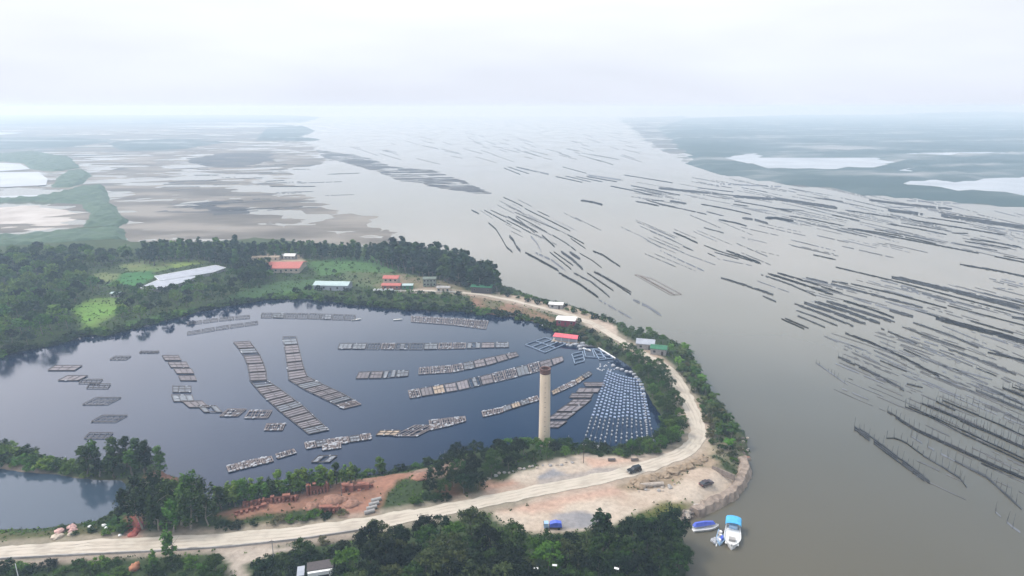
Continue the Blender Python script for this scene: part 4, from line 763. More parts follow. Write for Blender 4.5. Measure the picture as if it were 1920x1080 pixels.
# ================================================================= river racks
m_rk = {'d': mat('oyster_dark', (.012, .012, .013), (.024, .022, .022), .15, 1, spec=.04, objrand=.15), 'm': mat('oyster_grey', (.035, .036, .040), (.060, .062, .066), .12, 1, spec=.05, objrand=.15), 'p': mat('oyster_pale', (.15, .155, .17), (.11, .115, .125), .1, .9, spec=.1, objrand=.12), 's': mat('sunken_oyster', (.085, .088, .10), (.12, .122, .13), .1, .6, objrand=.08)}
m_post = mat('rack_posts', (.05, .05, .052), (.09, .085, .08), 1, .8)
_pm = []
def post_me():
    if not _pm: mb = MB().tube((0, 0, 0), (0, 0, 1), .065, .04, 4); me = bpy.data.meshes.new('post'); me.from_pydata(mb.v, [], mb.f); me.materials.append(m_post); _pm.append(me)
    return _pm[0]
REST = MB()
def rack(line, wpx, tone, label, group, seed, posts=0.0, hp=1.6):
    wpx = wpx * (.78 if wpx < 5 else .9)
    g = random.Random(seed); top = [Vector(G(a, b - wpx / 2, 0)) for a, b in line]; bot = [Vector(G(a, b + wpx / 2, 0)) for a, b in line]
    def cut(l, t_):
        Ls = [0]
        for i in range(len(l) - 1): Ls.append(Ls[-1] + (l[i + 1] - l[i]).length)
        d = t_ * Ls[-1]; i = max(k for k in range(len(l) - 1) if Ls[k] <= d + 1e-6); return l[i].lerp(l[i + 1], (d - Ls[i]) / (Ls[i + 1] - Ls[i]))
    Ln = sum((top[i + 1] - top[i]).length for i in range(len(top) - 1)); n = int(min(60, max(6, Ln / 2.6))); mb = MB(); pl_ = []; org = (top[0] + bot[0]) / 2; prob = {'d': 1, 'm': .985, 'p': .85, 's': .85}[tone]
    for i in range(n):
        t0, t1 = i / n, (i + 1.0) / n
        if g.random() > prob: continue
        ej = .12 if wpx < 3.5 else .05; e0, e1 = g.uniform(-ej, ej), g.uniform(-ej, ej); a, b_, c, d = cut(top, t0), cut(top, t1), cut(bot, t1), cut(bot, t0)
        ta = .04 if i in (0, n - 1) else 0; q = [a.lerp(d, e0 * .6 + ta * 4), b_.lerp(c, e0 * .6 + ta * 4), c.lerp(b_, e1 + ta * 4), d.lerp(a, e1 + ta * 4)]; zt = g.uniform(.28, .5) if tone in 'dm' else .14
        wd_ = (q[0] - q[3]).length; ns = 1 if wd_ < 2.6 or tone in 'sp' else min(6, int(round(wd_ / 1.7)))
        for k_ in range(ns):
            if ns > 1 and g.random() < .07: continue
            u0, u1 = (0, 1) if ns == 1 else (k_ / ns, (k_ + .62 + g.uniform(-.1, .12)) / ns)
            qq = [q[0].lerp(q[3], u0), q[1].lerp(q[2], u0), q[1].lerp(q[2], u1), q[0].lerp(q[3], u1)]; z_ = zt + (g.uniform(-.1, .1) if ns > 1 else 0)
            vs = [(p.x - org.x, p.y - org.y, .02) for p in qq] + [(p.x - org.x, p.y - org.y, z_) for p in qq]
            mb.add(vs, [(7, 6, 5, 4), (0, 1, 5, 4)[::-1], (1, 2, 6, 5)[::-1], (2, 3, 7, 6)[::-1], (3, 0, 4, 7)[::-1]])
        if ns > 1 and i % 3 == 0: # a cross pole ties the strands together
            a_, b_2 = q[0] - org, q[3] - org; mb.tube((a_.x, a_.y, zt + .1), (b_2.x, b_2.y, zt + .1), .14, n=4)
        if posts and g.random() < posts:
            for e in (0, 1):
                p = (a if e == 0 else d) - org; pl_.append((p.x, p.y, hp * g.uniform(.5, 1.3), g.uniform(-.1, .1), g.uniform(-.1, .1)))
    if not mb.v: return
    if group is True: REST.add([(a + org.x, b_ + org.y, c) for a, b_, c in mb.v], mb.f); return
    if pl_:
        r = thing('oyster_rack', label, 'oyster rack', org, 0, group); mb.build('trays', m_rk[tone], r)
        for (a_, b_, hh, tx_, ty_) in pl_[:100]: q = link('post', post_me(), r); q.location = (a_, b_, -.2); q.scale = (1, 1, hh); q.rotation_euler = (tx_, ty_, 0)
    else:
        o = mb.build('oyster_rack', m_rk[tone]); o.location = org; tag(o, label, 'oyster rack', group)
def field(where, group, rows, seed, posts=0, hp=1.6):
    tn = {'d': 'dark', 'm': 'grey', 'p': 'pale'}; rows = sorted(rows, key=lambda r: r[0][0][0] + r[0][-1][0])
    for i, (ln, wd, tone) in enumerate(rows):
        rack(ln, wd, tone, f'{ordn(i)} from left, {"broad" if wd >= 3.5 else "narrow"} {tn[tone]} rack {where}', group, seed * 100 + i, posts, hp)
def ls(*a):
    o = []
    for r in a: *c, wd, tn = r; o.append(([(c[i], c[i + 1]) for i in range(0, len(c), 2)], wd, tn))
    return o
field('in the mid-river bundle, far part', 'racks off the dark wood, far part', ls((884, 394, 898, 401, 2.5, 'd'), (944, 370, 962, 378, 980, 387, 1.6, 'd'), (984, 391, 1025, 411, 1069, 433, 1.7, 'd'), (1008, 396, 1030, 406, 1.2, 'd'), (952, 406, 980, 420, 1008, 436, 1.8, 'd'), (950, 413, 972, 424, 995, 437, 1.5, 'd'),
      (967, 407, 1003, 437, 1.4, 'm'), (968, 405, 998, 420, 1026, 436, 1.5, 'd'), (965, 398, 1000, 412, 1050, 433, 1.2, 'm'), (908, 394, 930, 406, 960, 423, 1.8, 'm'), (920, 394, 950, 408, 1.2, 'm'), (990, 402, 1020, 418, 1045, 430, 1.2, 'p'), (1040, 413, 1082, 433, 1.0, 'p'), (960, 382, 978, 392, 1, 'p'), (960, 412, 990, 428, 1.2, 'm'), (900, 394, 925, 410, 1.5, 'p')), 1)
field('in the mid-river bundle, near part', 'racks off the dark wood, near part', ls((916, 418, 930, 430, 940, 446, 950, 464, 961, 473, 3.2, 'd'), (955, 443, 962, 450, 968, 462, 976, 471, 6, 'm'), (995, 443, 1006, 455, 1015, 472, 5, 'p'), (1016, 441, 1040, 463, 3, 'd'), (1036, 441, 1060, 455, 1080, 470, 2, 'm'),
      (1064, 440, 1095, 457, 1.6, 'd'), (1070, 447, 1098, 466, 1.2, 'd'), (985, 474, 1015, 490, 1048, 508, 4.5, 'd'), (1004, 474, 1035, 488, 1060, 507, 4.5, 'p'), (1031, 473, 1071, 505, 2, 'd'), (1038, 472, 1075, 498, 1.5, 'd'), (1052, 472, 1072, 486, 1093, 505, 5, 'm'), (1068, 473, 1088, 486, 5.5, 'm'), (1087, 475, 1110, 488, 1128, 502, 1, 'd'),
      (1112, 471, 1130, 478, 1150, 492, 1163, 500, 3.2, 'd')), 2)
field('in the mid-river bundle nearest the causeway', 'racks nearest the causeway', ls((1048, 512, 1085, 532, 1122, 558, 4.5, 'd'), (1076, 512, 1110, 530, 1143, 557, 3, 'm'), (1101, 512, 1150, 545, 2, 'd'), (1114, 510, 1150, 530, 1183, 552, 3, 'd'), (1120, 511, 1184, 548, 1.5, 'm'), (1122, 562, 1184, 597, 4, 'p'), (1187, 562, 1215, 575, 1240, 592, 5, 'p')), 3, .3)
rack([(1089, 376), (1110, 379), (1130, 384)], 4, 'd', 'short dark spindle-shaped rack alone in mid-river', None, 40)
field('in the faint group right of mid-river', 'racks of the faint group', ls((1263, 436, 1285, 445, 1308, 456, 3, 'd'), (1320, 460, 1345, 470, 1427, 495, 1.6, 'd'), (1362, 470, 1395, 482, 1425, 493, 3.5, 'd'), (1340, 473, 1385, 486, 2, 'm'), (1327, 475, 1341, 481, 1.5, 'd'), (1165, 426, 1200, 442, 1240, 465, 2, 'p'), (1200, 424, 1250, 445, 1300, 470, 1.6, 'p'),
      (1215, 422, 1265, 447, 1.6, 'p'), (1238, 470, 1280, 490, 1320, 508, 3, 'p'), (1230, 452, 1290, 478, 1345, 498, 1.5, 'p'), (1300, 434, 1345, 453, 1.3, 'p'), (1320, 427, 1357, 437, 1.4, 'm'), (1390, 444, 1412, 453, 1.2, 'p'), (1345, 485, 1410, 498, 1.5, 'p'), (1280, 462, 1300, 470, 1.5, 'm')), 4)
field('below the oval salt pan', 'racks below the oval salt pan', ls((1192, 378, 1212, 381, 1235, 386, 2.4, 'd'), (1212, 375, 1240, 383, 1268, 389, 1.8, 'd'), (1235, 383, 1280, 392, 1325, 402, 1.6, 'm'), (1256, 377, 1287, 382, 4, 'm'), (1222, 375, 1245, 377, 2, 'm'), (1315, 383, 1360, 391, 1408, 402, 1.8, 'd'), (1375, 383, 1404, 387, 1.8, 'd'), (1325, 397, 1357, 405, 1.5, 'm'),
      (1348, 412, 1380, 418, 1400, 424, 2.8, 'd'), (1392, 409, 1415, 412, 1440, 419, 4.5, 'm'), (1435, 409, 1455, 409, 1488, 415, 5, 'd'), (1377, 377, 1430, 386, 1485, 397, 1.6, 'd'), (1455, 391, 1507, 395, 1.5, 'm'), (1480, 405, 1530, 413, 1583, 424, 1.7, 'd'), (1370, 385, 1440, 396, 1.2, 'p')), 5)
field('in the hazy far centre', 'racks of the far centre', ls((1042, 331, 1092, 342, 1.5, 'd'), (1060, 330, 1108, 341, 1.2, 'm'), (945, 315, 975, 327, 1.4, 'd'), (953, 313, 992, 326, 1.4, 'd'), (968, 313, 1005, 322, 1.2, 'm'), (1080, 331, 1130, 341, 1.3, 'm'), (1100, 331, 1157, 341, 1.6, 'd'), (1055, 313, 1100, 325, 1.0, 'm'), (1145, 349, 1185, 357, 1222, 366, 1.8, 'd'),
      (1183, 348, 1230, 357, 1275, 366, 1.6, 'd'), (1190, 354, 1240, 365, 1.5, 'm'), (1170, 328, 1262, 343, 1.4, 'm'), (975, 315, 1030, 327, 3.5, 'p'), (1100, 328, 1168, 338, 3.5, 'p'), (1235, 353, 1330, 362, 4.5, 'm'), (1308, 352, 1375, 360, 1.4, 'm'), (1290, 357, 1420, 372, 1.8, 'm'), (1375, 368, 1450, 374, 5, 'm'), (1450, 372, 1570, 390, 6, 'm'), (1350, 345, 1465, 350, 3.5, 'p'),
      (1048, 287, 1070, 294, 1.0, 'd'), (1122, 300, 1150, 309, 1.0, 'm'), (1110, 290, 1160, 299, 1, 'm'), (1062, 279, 1086, 283, .9, 'm')), 6)
field('in the upper right field', 'racks of the upper right field', ls((1585, 394, 1630, 401, 1675, 408, 1.8, 'd'), (1560, 403, 1612, 414, 1.8, 'd'), (1590, 428, 1700, 449, 1835, 475, 2.2, 'd'), (1600, 429, 1680, 441, 1755, 457, 1.6, 'd'), (1640, 430, 1770, 455, 1.3, 'm'), (1665, 420, 1720, 429, 1775, 440, 1.8, 'd'), (1690, 418, 1785, 434, 1.3, 'm'), (1712, 413, 1800, 427, 1885, 441, 2.2, 'd'),
      (1785, 437, 1815, 438, 1.6, 'd'), (1740, 408, 1812, 419, 1.6, 'd'), (1820, 448, 1868, 455, 1915, 464, 2.2, 'd'), (1810, 453, 1895, 466, 2, 'd'), (1790, 457, 1870, 470, 1.3, 'm'), (1865, 481, 1925, 493, 1990, 505, 2, 'd'), (1882, 480, 1990, 499, 1.6, 'd'), (1800, 496, 1870, 508, 1990, 533, 3.2, 'd'), (1630, 375, 1700, 384, 1785, 392, 4.5, 'm'), (1665, 394, 1730, 402, 6, 'm'),
      (1765, 404, 1860, 418, 1990, 436, 7, 'm'), (1527, 371, 1580, 378, 2, 'd'), (1525, 478, 1567, 487, 1.8, 'd'), (1700, 376, 1800, 382, 2.5, 'p'), (1850, 425, 1990, 445, 2.5, 'p'), (1760, 398, 1860, 412, 1.3, 'm'), (1660, 388, 1740, 390, 1.6, 'p')), 7)
field('in the long straight right-hand field', 'long straight racks of the right-hand field', ls((1567, 501, 1680, 528, 1845, 571, 1990, 608, 1.8, 'd'), (1672, 520, 1690, 523, 1800, 549, 1912, 578, 7, 'm'), (1352, 521, 1400, 536, 1450, 553, 4, 'm'), (1440, 513, 1500, 532, 1562, 553, 4, 'd'), (1458, 512, 1520, 530, 1580, 551, 3, 'd'), (1427, 515, 1480, 533, 1530, 555, 2.2, 'm'),
      (1512, 521, 1600, 543, 1730, 577, 4, 'm'), (1595, 532, 1680, 552, 1775, 578, 1.8, 'd'), (1777, 573, 1880, 600, 1990, 628, 1.5, 'd'), (1560, 528, 1590, 532, 2.5, 'm'), (1755, 597, 1790, 606, 1880, 630, 1990, 662, 9, 'd'), (1820, 602, 1900, 625, 1.8, 'd'), (1898, 595, 1990, 610, 5, 'm'), (1660, 565, 1760, 594, 3.5, 'p'), (1600, 560, 1700, 588, 3, 'p'), (1420, 527, 1480, 548, 1.8, 'p'),
      (1430, 555, 1455, 566, 2, 'm'), (1690, 540, 1800, 570, 4, 'p'), (1860, 560, 1990, 590, 1.8, 'm'), (1870, 540, 1900, 543, 1.8, 'p'), (1520, 565, 1530, 566, 1.4, 'p')), 8)
field('in the broad parallel block', 'block of broad parallel racks', ls((1490, 570, 1545, 590, 1600, 612, 4.0, 'm'), (1508, 568, 1565, 587, 1623, 608, 5.6, 'm'), (1528, 566, 1590, 585, 1650, 607, 5.6, 'm'), (1550, 565, 1610, 583, 1678, 605, 5.0, 'm'), (1582, 564, 1630, 579, 1676, 596, 3.6, 'd'), (1493, 582, 1530, 595, 1570, 611, 1.8, 'm'), (1490, 590, 1547, 614, 1.8, 'm'), (1465, 598, 1508, 617, 1.8, 'd'), (1472, 597, 1516, 616, 1.8, 'd'), (1668, 582, 1712, 594, 6, 'm')), 9)
field('in the ragged middle right field', 'ragged racks of the middle right', ls((1585, 625, 1640, 646, 1700, 674, 1760, 706, 4, 'd'), (1545, 630, 1595, 653, 1650, 682, 2.5, 'p'), (1572, 670, 1605, 685, 1650, 707, 1695, 732, 5.5, 'm'), (1652, 616, 1720, 645, 2, 'm'), (1692, 613, 1750, 635, 1810, 655, 2, 'm'), (1712, 605, 1780, 628, 1835, 652, 2.6, 'm'), (1694, 655, 1727, 670, 2, 'd'), (1778, 655, 1840, 676, 1905, 703, 4.5, 'm'),
      (1760, 684, 1860, 712, 3, 'p'), (1650, 676, 1700, 697, 2, 'm'), (1700, 640, 1800, 682, 2, 'p'), (1650, 640, 1740, 680, 1.8, 'p'), (1852, 661, 1990, 692, 3, 'd'), (1868, 662, 1990, 702, 2, 'd'), (1740, 655, 1870, 706, 2.8, 'p'), (1760, 608, 1850, 645, 2, 'p'), (1530, 680, 1590, 722, 3.5, 'p'), (1700, 720, 1730, 727, 2, 'm')), 10, .5, 2.0)
field('in the lower right field', 'nearest racks at the lower right', ls((1664, 772, 1690, 790, 1720, 808, 1850, 868, 1990, 928, 5, 'd'), (1697, 764, 1750, 785, 1800, 812, 1900, 858, 1990, 903, 1.8, 'd'), (1704, 762, 1810, 810, 1990, 894, 1.8, 'd'), (1728, 757, 1780, 778, 1830, 800, 1900, 832, 1990, 872, 4, 'd'), (1755, 753, 1791, 770, 2.5, 'd'), (1767, 751, 1870, 795, 1990, 850, 2, 'd'),
      (1602, 804, 1630, 822, 1680, 860, 1743, 906, 13, 'm'), (1662, 822, 1680, 822, 1700, 832, 1730, 854, 1.8, 'd'), (1730, 855, 1770, 878, 1800, 898, 1812, 914, 2.4, 'm'), (1708, 818, 1740, 838, 1790, 865, 4.5, 'p'), (1790, 865, 1850, 895, 1915, 955, 4.5, 'm'), (1830, 732, 1900, 762, 1990, 797, 5, 'm'), (1880, 728, 1930, 748, 1990, 768, 4, 'd'), (1898, 726, 1990, 756, 2.2, 'd'),
      (1790, 745, 1900, 790, 1990, 825, 2.5, 'p'), (1866, 960, 1900, 990, 1960, 1030, 5, 'p'), (1800, 790, 1990, 868, 1.5, 'd')), 11, 1.0, 3.6)
# open tan frame
raft([(1190, 515), (1222, 522), (1278, 552), (1258, 553)], 'open', 'open tan float frame alone in the river left of the long racks', None, 400)
# sunken racks showing as faint streaks between the others
FAINT = [((1400, 380), (1900, 460), .245, 40, (30, 90)), ((1500, 520), (1900, 640), .29, 34, (40, 120)), ((1560, 640), (1900, 740), .42, 26, (40, 110)), ((1180, 400), (1420, 480), .42, 14, (30, 80)), ((1180, 320), (1500, 370), .18, 46, (30, 80)), ((1700, 760), (1900, 900), .47, 22, (50, 120)), ((930, 370), (1120, 440), .5, 16, (20, 50)), ((1380, 350), (1900, 470), .225, 70, (40, 130)), ((1500, 520), (1900, 640), .29, 50, (60, 160)), ((1560, 640), (1900, 760), .42, 40, (60, 150))]
for k, ((xa, ya), (xb, yb), sl, n, lr) in enumerate(FAINT):
    g = random.Random(700 + k)
    for i in range(n):
        px, py = g.uniform(xa, xb), g.uniform(ya, yb); l_ = g.uniform(*lr)
        if 1440 < px < 1690 and 550 < py < 622: continue
        if k in (1, 8): sl = .24 + (py - 515) * .0009
        rack([(px, py), (px + l_ * .5, py + l_ * .5 * sl * g.uniform(.96, 1.04)), (px + l_, py + l_ * sl)], g.uniform(1.0, 2.4) * (py / 500), 's' if g.random() < .85 else 'p', ['faint streak of sunken rack among the upper right field', 'faint streak of sunken rack in the long straight field', 'faint streak of sunken rack in the ragged field', 'faint streak of sunken rack right of mid-river', 'faint streak of sunken rack left of the oval pan', 'faint streak of sunken rack in the lower right field', 'faint streak of sunken rack in the mid-river bundle', '', '', ''][k] + f', {"upper" if py < (ya * 2 + yb) / 3 else "lower" if py > (ya + yb * 2) / 3 else "middle"} {"left" if px < (xa * 3 + xb) / 4 else "right" if px > (xa + xb * 3) / 4 else "left of centre" if px < (xa + xb) / 2 else "right of centre"}', ('faint sunken racks, field ' + 'abcdefg'[k]) if k < 3 else True, 8000 + k * 100 + i)
# hundreds of little stakes far out: each a short row
g = random.Random(5)
for i in range(75):
    px = g.uniform(640, 1190); py = 244 + 52 * g.random() ** 1.0 + abs(px - 1000) * .02; l_ = g.uniform(8, 34) * (py - 215) / 60
    rack([(px, py), (px + l_, py + l_ * g.uniform(.18, .36))], g.uniform(.3, .6), g.choice('mmd'), 'thin hazy rack in the far middle of the bay near the horizon', True, 9000 + i)
for i in range(46):
    px = g.uniform(300, 620); py = g.uniform(300, 400); l_ = g.uniform(25, 90) * (py - 215) / 120
    rack([(px, py), (px + l_, py - l_ * g.uniform(.0, .06))], g.uniform(.8, 1.8), g.choice('mmp'), 'thin rack lying across the wet mud flats on the left', True, 9300 + i)
o = REST.build('oyster_racks', mat('faint_oyster', (.075, .075, .078), (.115, .113, .11), .08, .9, spec=.1), kind='stuff'); tag(o, 'faint thin oyster racks scattered over the hazy far bay and the mud flats', 'oyster racks')

# ================================================================= buildings
m_red = mat('coral_sheet_roof', (.48, .13, .10), (.38, .10, .075), 1.2, .6); m_pink = mat('pink_red_roof', (.72, .12, .15), (.60, .09, .11), 1.0, .55)
m_cream = mat('cream_wall', (.55, .46, .36), (.45, .37, .29), .8, .85); m_wroof = mat('white_sheet_roof', (.82, .80, .76), (.72, .70, .66), .8, .5)
m_groof = mat('green_sheet_roof', (.03, .17, .08), (.025, .12, .06), .8, .6); m_aqua = mat('pale_aqua_roof', (.42, .52, .50), (.36, .45, .45), .3, .6)
m_greyr = mat('grey_sheet_roof', (.36, .38, .42), (.28, .30, .34), .3, .6); m_glass = mat('dark_glass', (.02, .025, .03), (.03, .035, .04), 1, .1)
m_brick = mat('red_brick', (.30, .12, .08), (.20, .08, .055), 2.5, .9, .05, 6); m_maroon = mat('maroon_wall', (.25, .03, .06), (.18, .02, .04), 1, .8)
m_conc = mat('grey_concrete', (.36, .34, .32), (.26, .25, .235), .7, .85, .02, 6)
def house(name, label, cat, px, py, w_, d_, h_, rz, wall, roof, ridge=.0, over=.4, wins=3, group=None, storeys=1, door=True):
    x, y, z = ground(px, py); r = thing(name, label, cat, (x, y, z), rz, group)
    MB().box((0, 0, h_ / 2 - .3), (w_, d_, h_ + .6)).build('wall', wall, r)
    rb = MB(); W, D = w_ / 2 + over, d_ / 2 + over; t_ = .18
    if ridge > 0:
        for s_ in (-1, 1):
            a = [(-W, s_ * D, h_ - .05), (W, s_ * D, h_ - .05), (W, 0, h_ + ridge), (-W, 0, h_ + ridge)]; b_ = [(p[0], p[1], p[2] + t_) for p in a]
            rb.add(a + b_, [(0, 1, 2, 3), (7, 6, 5, 4), (0, 4, 5, 1), (1, 5, 6, 2), (2, 6, 7, 3), (3, 7, 4, 0)])
        ng = int(w_ / 1.2)
        for k in range(ng):
            for s_ in (-1, 1): xk = -W + (k + .5) * 2 * W / ng; rb.tube((xk, s_ * D, h_ + t_), (xk, 0, h_ + ridge + t_), .06, n=4)
        gb = MB()
        for s_ in (-1, 1): gb.add([(s_ * w_ / 2, -d_ / 2, h_), (s_ * w_ / 2, d_ / 2, h_), (s_ * w_ / 2, 0, h_ + ridge * .98), (s_ * (w_ / 2 - .15), -d_ / 2, h_), (s_ * (w_ / 2 - .15), d_ / 2, h_), (s_ * (w_ / 2 - .15), 0, h_ + ridge * .98)], [(0, 1, 2), (5, 4, 3), (0, 3, 4, 1), (1, 4, 5, 2), (2, 5, 3, 0)])
        gb.build('gable', wall, r)
    else:
        rb.box((0, 0, h_ + .1), (2 * W, 2 * D, .22)); rb.box((0, D, h_ + .35), (2 * W, .15, .3)); rb.box((0, -D, h_ + .35), (2 * W, .15, .3))
    rb.build('roof', roof, r)
    for s_ in range(storeys):
        zc = h_ / storeys * (s_ + .55)
        for k in range(wins):
            xk = -w_ / 2 + (k + .5) * w_ / wins
            if door and s_ == 0 and k == wins // 2: MB().box((xk, -d_ / 2 - .03, 1.05), (1.1, .1, 2.1)).build('door', m_dkwood, r)
            else:
                f_ = MB().box((xk, -d_ / 2 - .03, zc), (1.4, .1, 1.3)).build('window', m_conc, r); MB().box((xk, -d_ / 2 - .09, zc), (1.2, .05, 1.1)).build('pane', m_glass, f_)
    return r
house('farmhouse', 'long orange-red roofed building with cream walls in the far compound', 'building', 535, 505, 27, 22, 3.4, R(2), m_cream, m_red, 2.2, .8, 7)
house('outbuilding', 'long low tan shed behind and left of the orange-red roof', 'shed', 500, 488, 22, 6, 3, R(3), m_cream, m_tan, .8, .3, 4)
house('outbuilding', 'small white hut behind the orange-red roof', 'hut', 528, 484, 5, 4, 3.0, 0, m_white, m_wroof, .6, .3, 2)
house('outbuilding', 'arched white shelter right of the small white hut', 'shelter', 545, 486, 9, 5, 3.2, R(-4), m_conc, m_wroof, 1.5, .4, 3, door=False)
house('hall', 'pale aqua roofed hall near the middle of the far bank', 'hall', 625, 541, 24, 11, 3.6, R(-4), m_greyr, m_aqua, 1.6, .5, 5)
house('red_house', 'little two-storey house with a coral pink roof', 'house', 735, 534, 10, 8, 5.6, R(-3), m_cream, m_red, 1.2, .7, 3, storeys=2)
house('porch_house', 'low pink-roofed extension in front of the little two-storey house', 'extension', 735, 541, 12.5, 6, 2.9, R(-3), m_brick, m_red, .9, .6, 3)
house('outbuilding', 'small green hut just right of the pink-roofed house', 'hut', 765, 541, 7, 5, 2.8, R(2), m_groof, m_aqua, .6, .3, 2)
house('outbuilding', 'green-grey frame house with open storeys against the dark wood', 'house', 806, 535, 9, 6, 5.4, R(4), mat('mossy_wall', (.14, .18, .13), (.22, .24, .20), .6, .85), mat('mossy_roof', (.16, .19, .16), (.10, .13, .10), .8, .9), .6, .3, 4, storeys=2)
house('outbuilding', 'small pale cabin at the right end of the fence line', 'cabin', 832, 546, 9, 5, 3, R(-3), m_cream, m_conc, .7, .3, 3)
house('outbuilding', 'dark green roofed shed at the edge of the wood by the road', 'shed', 905, 547, 14, 8, 4.2, R(-12), m_dkwood, m_groof, 1.0, .5, 3)
house('white_shed', 'small far shed with a white roof beside the upper road', 'shed', 1043, 577, 8.5, 5, 2.8, R(-12), m_conc, m_wroof, .8, .4, 2)
house('white_shed', 'larger shed with a white roof and maroon wall by the pond', 'shed', 1062, 607, 10.5, 7.5, 3.2, R(-14), m_maroon, m_wroof, .7, .5, 3)
house('roadside_hut', 'grey pitched-roof hut left of the green-roofed hut', 'hut', 1210, 652, 9, 6, 3.0, R(-15), m_conc, m_greyr, 1.8, .4, 2)
house('roadside_hut', 'small hut with a bright green roof beside the causeway', 'hut', 1235, 662, 7.8, 6, 3.2, R(-18), m_conc, m_groof, 1.0, .4, 2)
house('outbuilding', 'tiny white-roofed hut at the left end of the grey greenhouse', 'hut', 218, 556, 5, 4, 2.6, 0, m_conc, m_aqua, .5, .3, 2)
# greenhouses: long plastic roofs
def longroof(name, pp, h_, label, m, cat):
    W = polyG(pp, 3.0); W = W if area2(W) > 0 else W[::-1]; c = sum((Vector(p) for p in W), Vector()) / len(W); c.z = 3.0; r = thing(name, label, cat, c)
    loc = [(p[0] - c.x, p[1] - c.y) for p in W]; MB().prism(loc, h_ - .25, h_).build('roof', m, r); ins = [(a * .96, b_ * .96) for a, b_ in loc]; MB().prism(ins, -1, h_ - .28).build('wall', m_conc, r)
    rb = MB(); 
    for k in range(len(loc)): a, b_ = loc[k], loc[(k + 1) % len(loc)]; rb.tube((*a, h_), (*b_, h_), .15, n=4)
    rb.build('edge_pipes', m_white, r)
longroof('greenhouse', [(290, 524), (405, 503), (424, 508), (400, 517), (300, 533)], 2.6, 'long grey-white greenhouse roof, its upper right part', m_greyr, 'greenhouse')
longroof('greenhouse', [(262, 546), (298, 530), (372, 523), (345, 535), (300, 548), (280, 549)], 2.4, 'lower left greenhouse roof joined below the long one', m_greyr, 'greenhouse')
# fence in front of the compound
fx = [Vector(ground(a, b)) for a, b in ((700, 546), (760, 547), (860, 549), (940, 560), (1000, 572))]
def fence(line, label, m, step=3.0, h_=1.1):
    c = line[0].copy(); r = thing('fence', label, 'fence', c); pts = resample(line, step); ra = MB()
    for i, p in enumerate(pts):
        q = p - c; MB().box((q.x, q.y, h_ / 2), (.3, .3, h_)).build('post', m, r)
        if i: o = pts[i - 1] - c; ra.tube((o.x, o.y, h_ * .8), (q.x, q.y, h_ * .8), .09, n=4); ra.tube((o.x, o.y, h_ * .45), (q.x, q.y, h_ * .45), .09, n=4)
    ra.build('rails', m, r)
fence(fx[:3], 'low white fence along the far bank below the red-roofed house', m_white)
for i in range(6):
    x, y, z = ground(702 + i * 7 + rng.uniform(-2, 2), 545); mb = MB().box((0, 0, .6), (1.8, .9, 1.0), .2, .9).box((.2, 0, 1.2), (1.0, .8, .35)); o = mb.build('sack_stack', m_white); o.location = (x, y, z); tag(o, 'white stack of sacks on the far bank left of the fence', 'sacks', 'white sacks by the fence')
# pink-roofed raft house
x, y, z = G(1062, 640, 0); r = thing('raft_house', 'floating house with a long pink-red roof at the pond bank', 'raft house', (x, y, 0), R(-20))
MB().box((0, 0, .35), (15, 6.5, .5)).build('deck', m_tan, r)
MB().box((0, 0.4, 1.7), (12.5, 4.2, 2.2)).build('wall', m_greyr, r)
rb = MB()
for s_ in (-1, 1):
    a = [(-7, s_ * 3.2, 3.0), (7, s_ * 3.2, 3.0), (6.7, 0, 4.1), (-6.7, 0, 4.1)]; rb.add(a + [(p[0], p[1], p[2] + .18) for p in a], [(0, 1, 2, 3), (7, 6, 5, 4), (0, 4, 5, 1), (1, 5, 6, 2), (2, 6, 7, 3), (3, 7, 4, 0)])
rb.build('roof', m_pink, r)
for sx in (-6.6, -2.2, 2.2, 6.6):
    for sy in (-2.9, 2.9): MB().tube((sx, sy, .5), (sx, sy, 3.05), .12).build('post', m_white, r)
for k in range(7):
    f_ = link('drum', floatmesh(), r); f_.location = (-7 + k * 2.3, -3.5, .1); f_.scale = (1.5, 1.5, 1.3)
for i, (px, py, s_) in enumerate([(1070, 648, 1.7), (1080, 646, 2.2), (1087, 650, 2.2), (1092, 644, 2.4), (1088, 655, 1.6), (1064, 647, 1.5)]):
    o = link('drum', floatmesh()); o.location = G(px, py, .2); o.scale = (s_ * 1.3, s_, s_); tag(o, 'white drum floating beside the pink-roofed raft house', 'drum', 'white drums beside the raft house')
# skiffs and small craft
def hull(L_, W_, D_, m, parent=None, name='hull', n=11, bow=.9, stern=.75):
    secs = []
    for i in range(n):
        t_ = i / (n - 1); wv = W_ / 2 * (stern + (1 - stern) * math.sin(min(t_ * 1.9, 1.57))) * (1 - max(0, (t_ - .55) / .45) ** 2.2 * bow); x = -L_ / 2 + L_ * t_; zs = D_ * (.75 + .35 * max(0, t_ - .5) * 2 * .8)
        secs.append([(x, -wv, zs), (x, -wv * .78, .08), (x, 0, -.12), (x, wv * .78, .08), (x, wv, zs), (x, wv - .12 if wv > .2 else wv * .5, zs), (x, wv * .66, .22), (x, -wv * .66, .22), (x, -(wv - .12 if wv > .2 else wv * .5), zs)])
    mb = MB(); k = 9; vs = [p for s_ in secs for p in s_]; fs = [(i * k + j, i * k + (j + 1) % k, (i + 1) * k + (j + 1) % k, (i + 1) * k + j) for i in range(n - 1) for j in range(k)]
    fs += [tuple(range(k)), tuple((n - 1) * k + j for j in range(k - 1, -1, -1))]; mb.add(vs, fs); return mb.build(name, m, parent)
def skiff(px, py, L_, rz, label, m=m_white):
    r = thing('skiff', label, 'boat', G(px, py, .05), rz); hull(L_, L_ * .28, .6, m, r); MB().box((-L_ * .1, 0, .45), (.35, L_ * .24, .08)).build('thwart', m_tan, r); MB().box((L_ * .15, 0, .45), (.35, L_ * .22, .08)).build('thwart', m_tan, r)
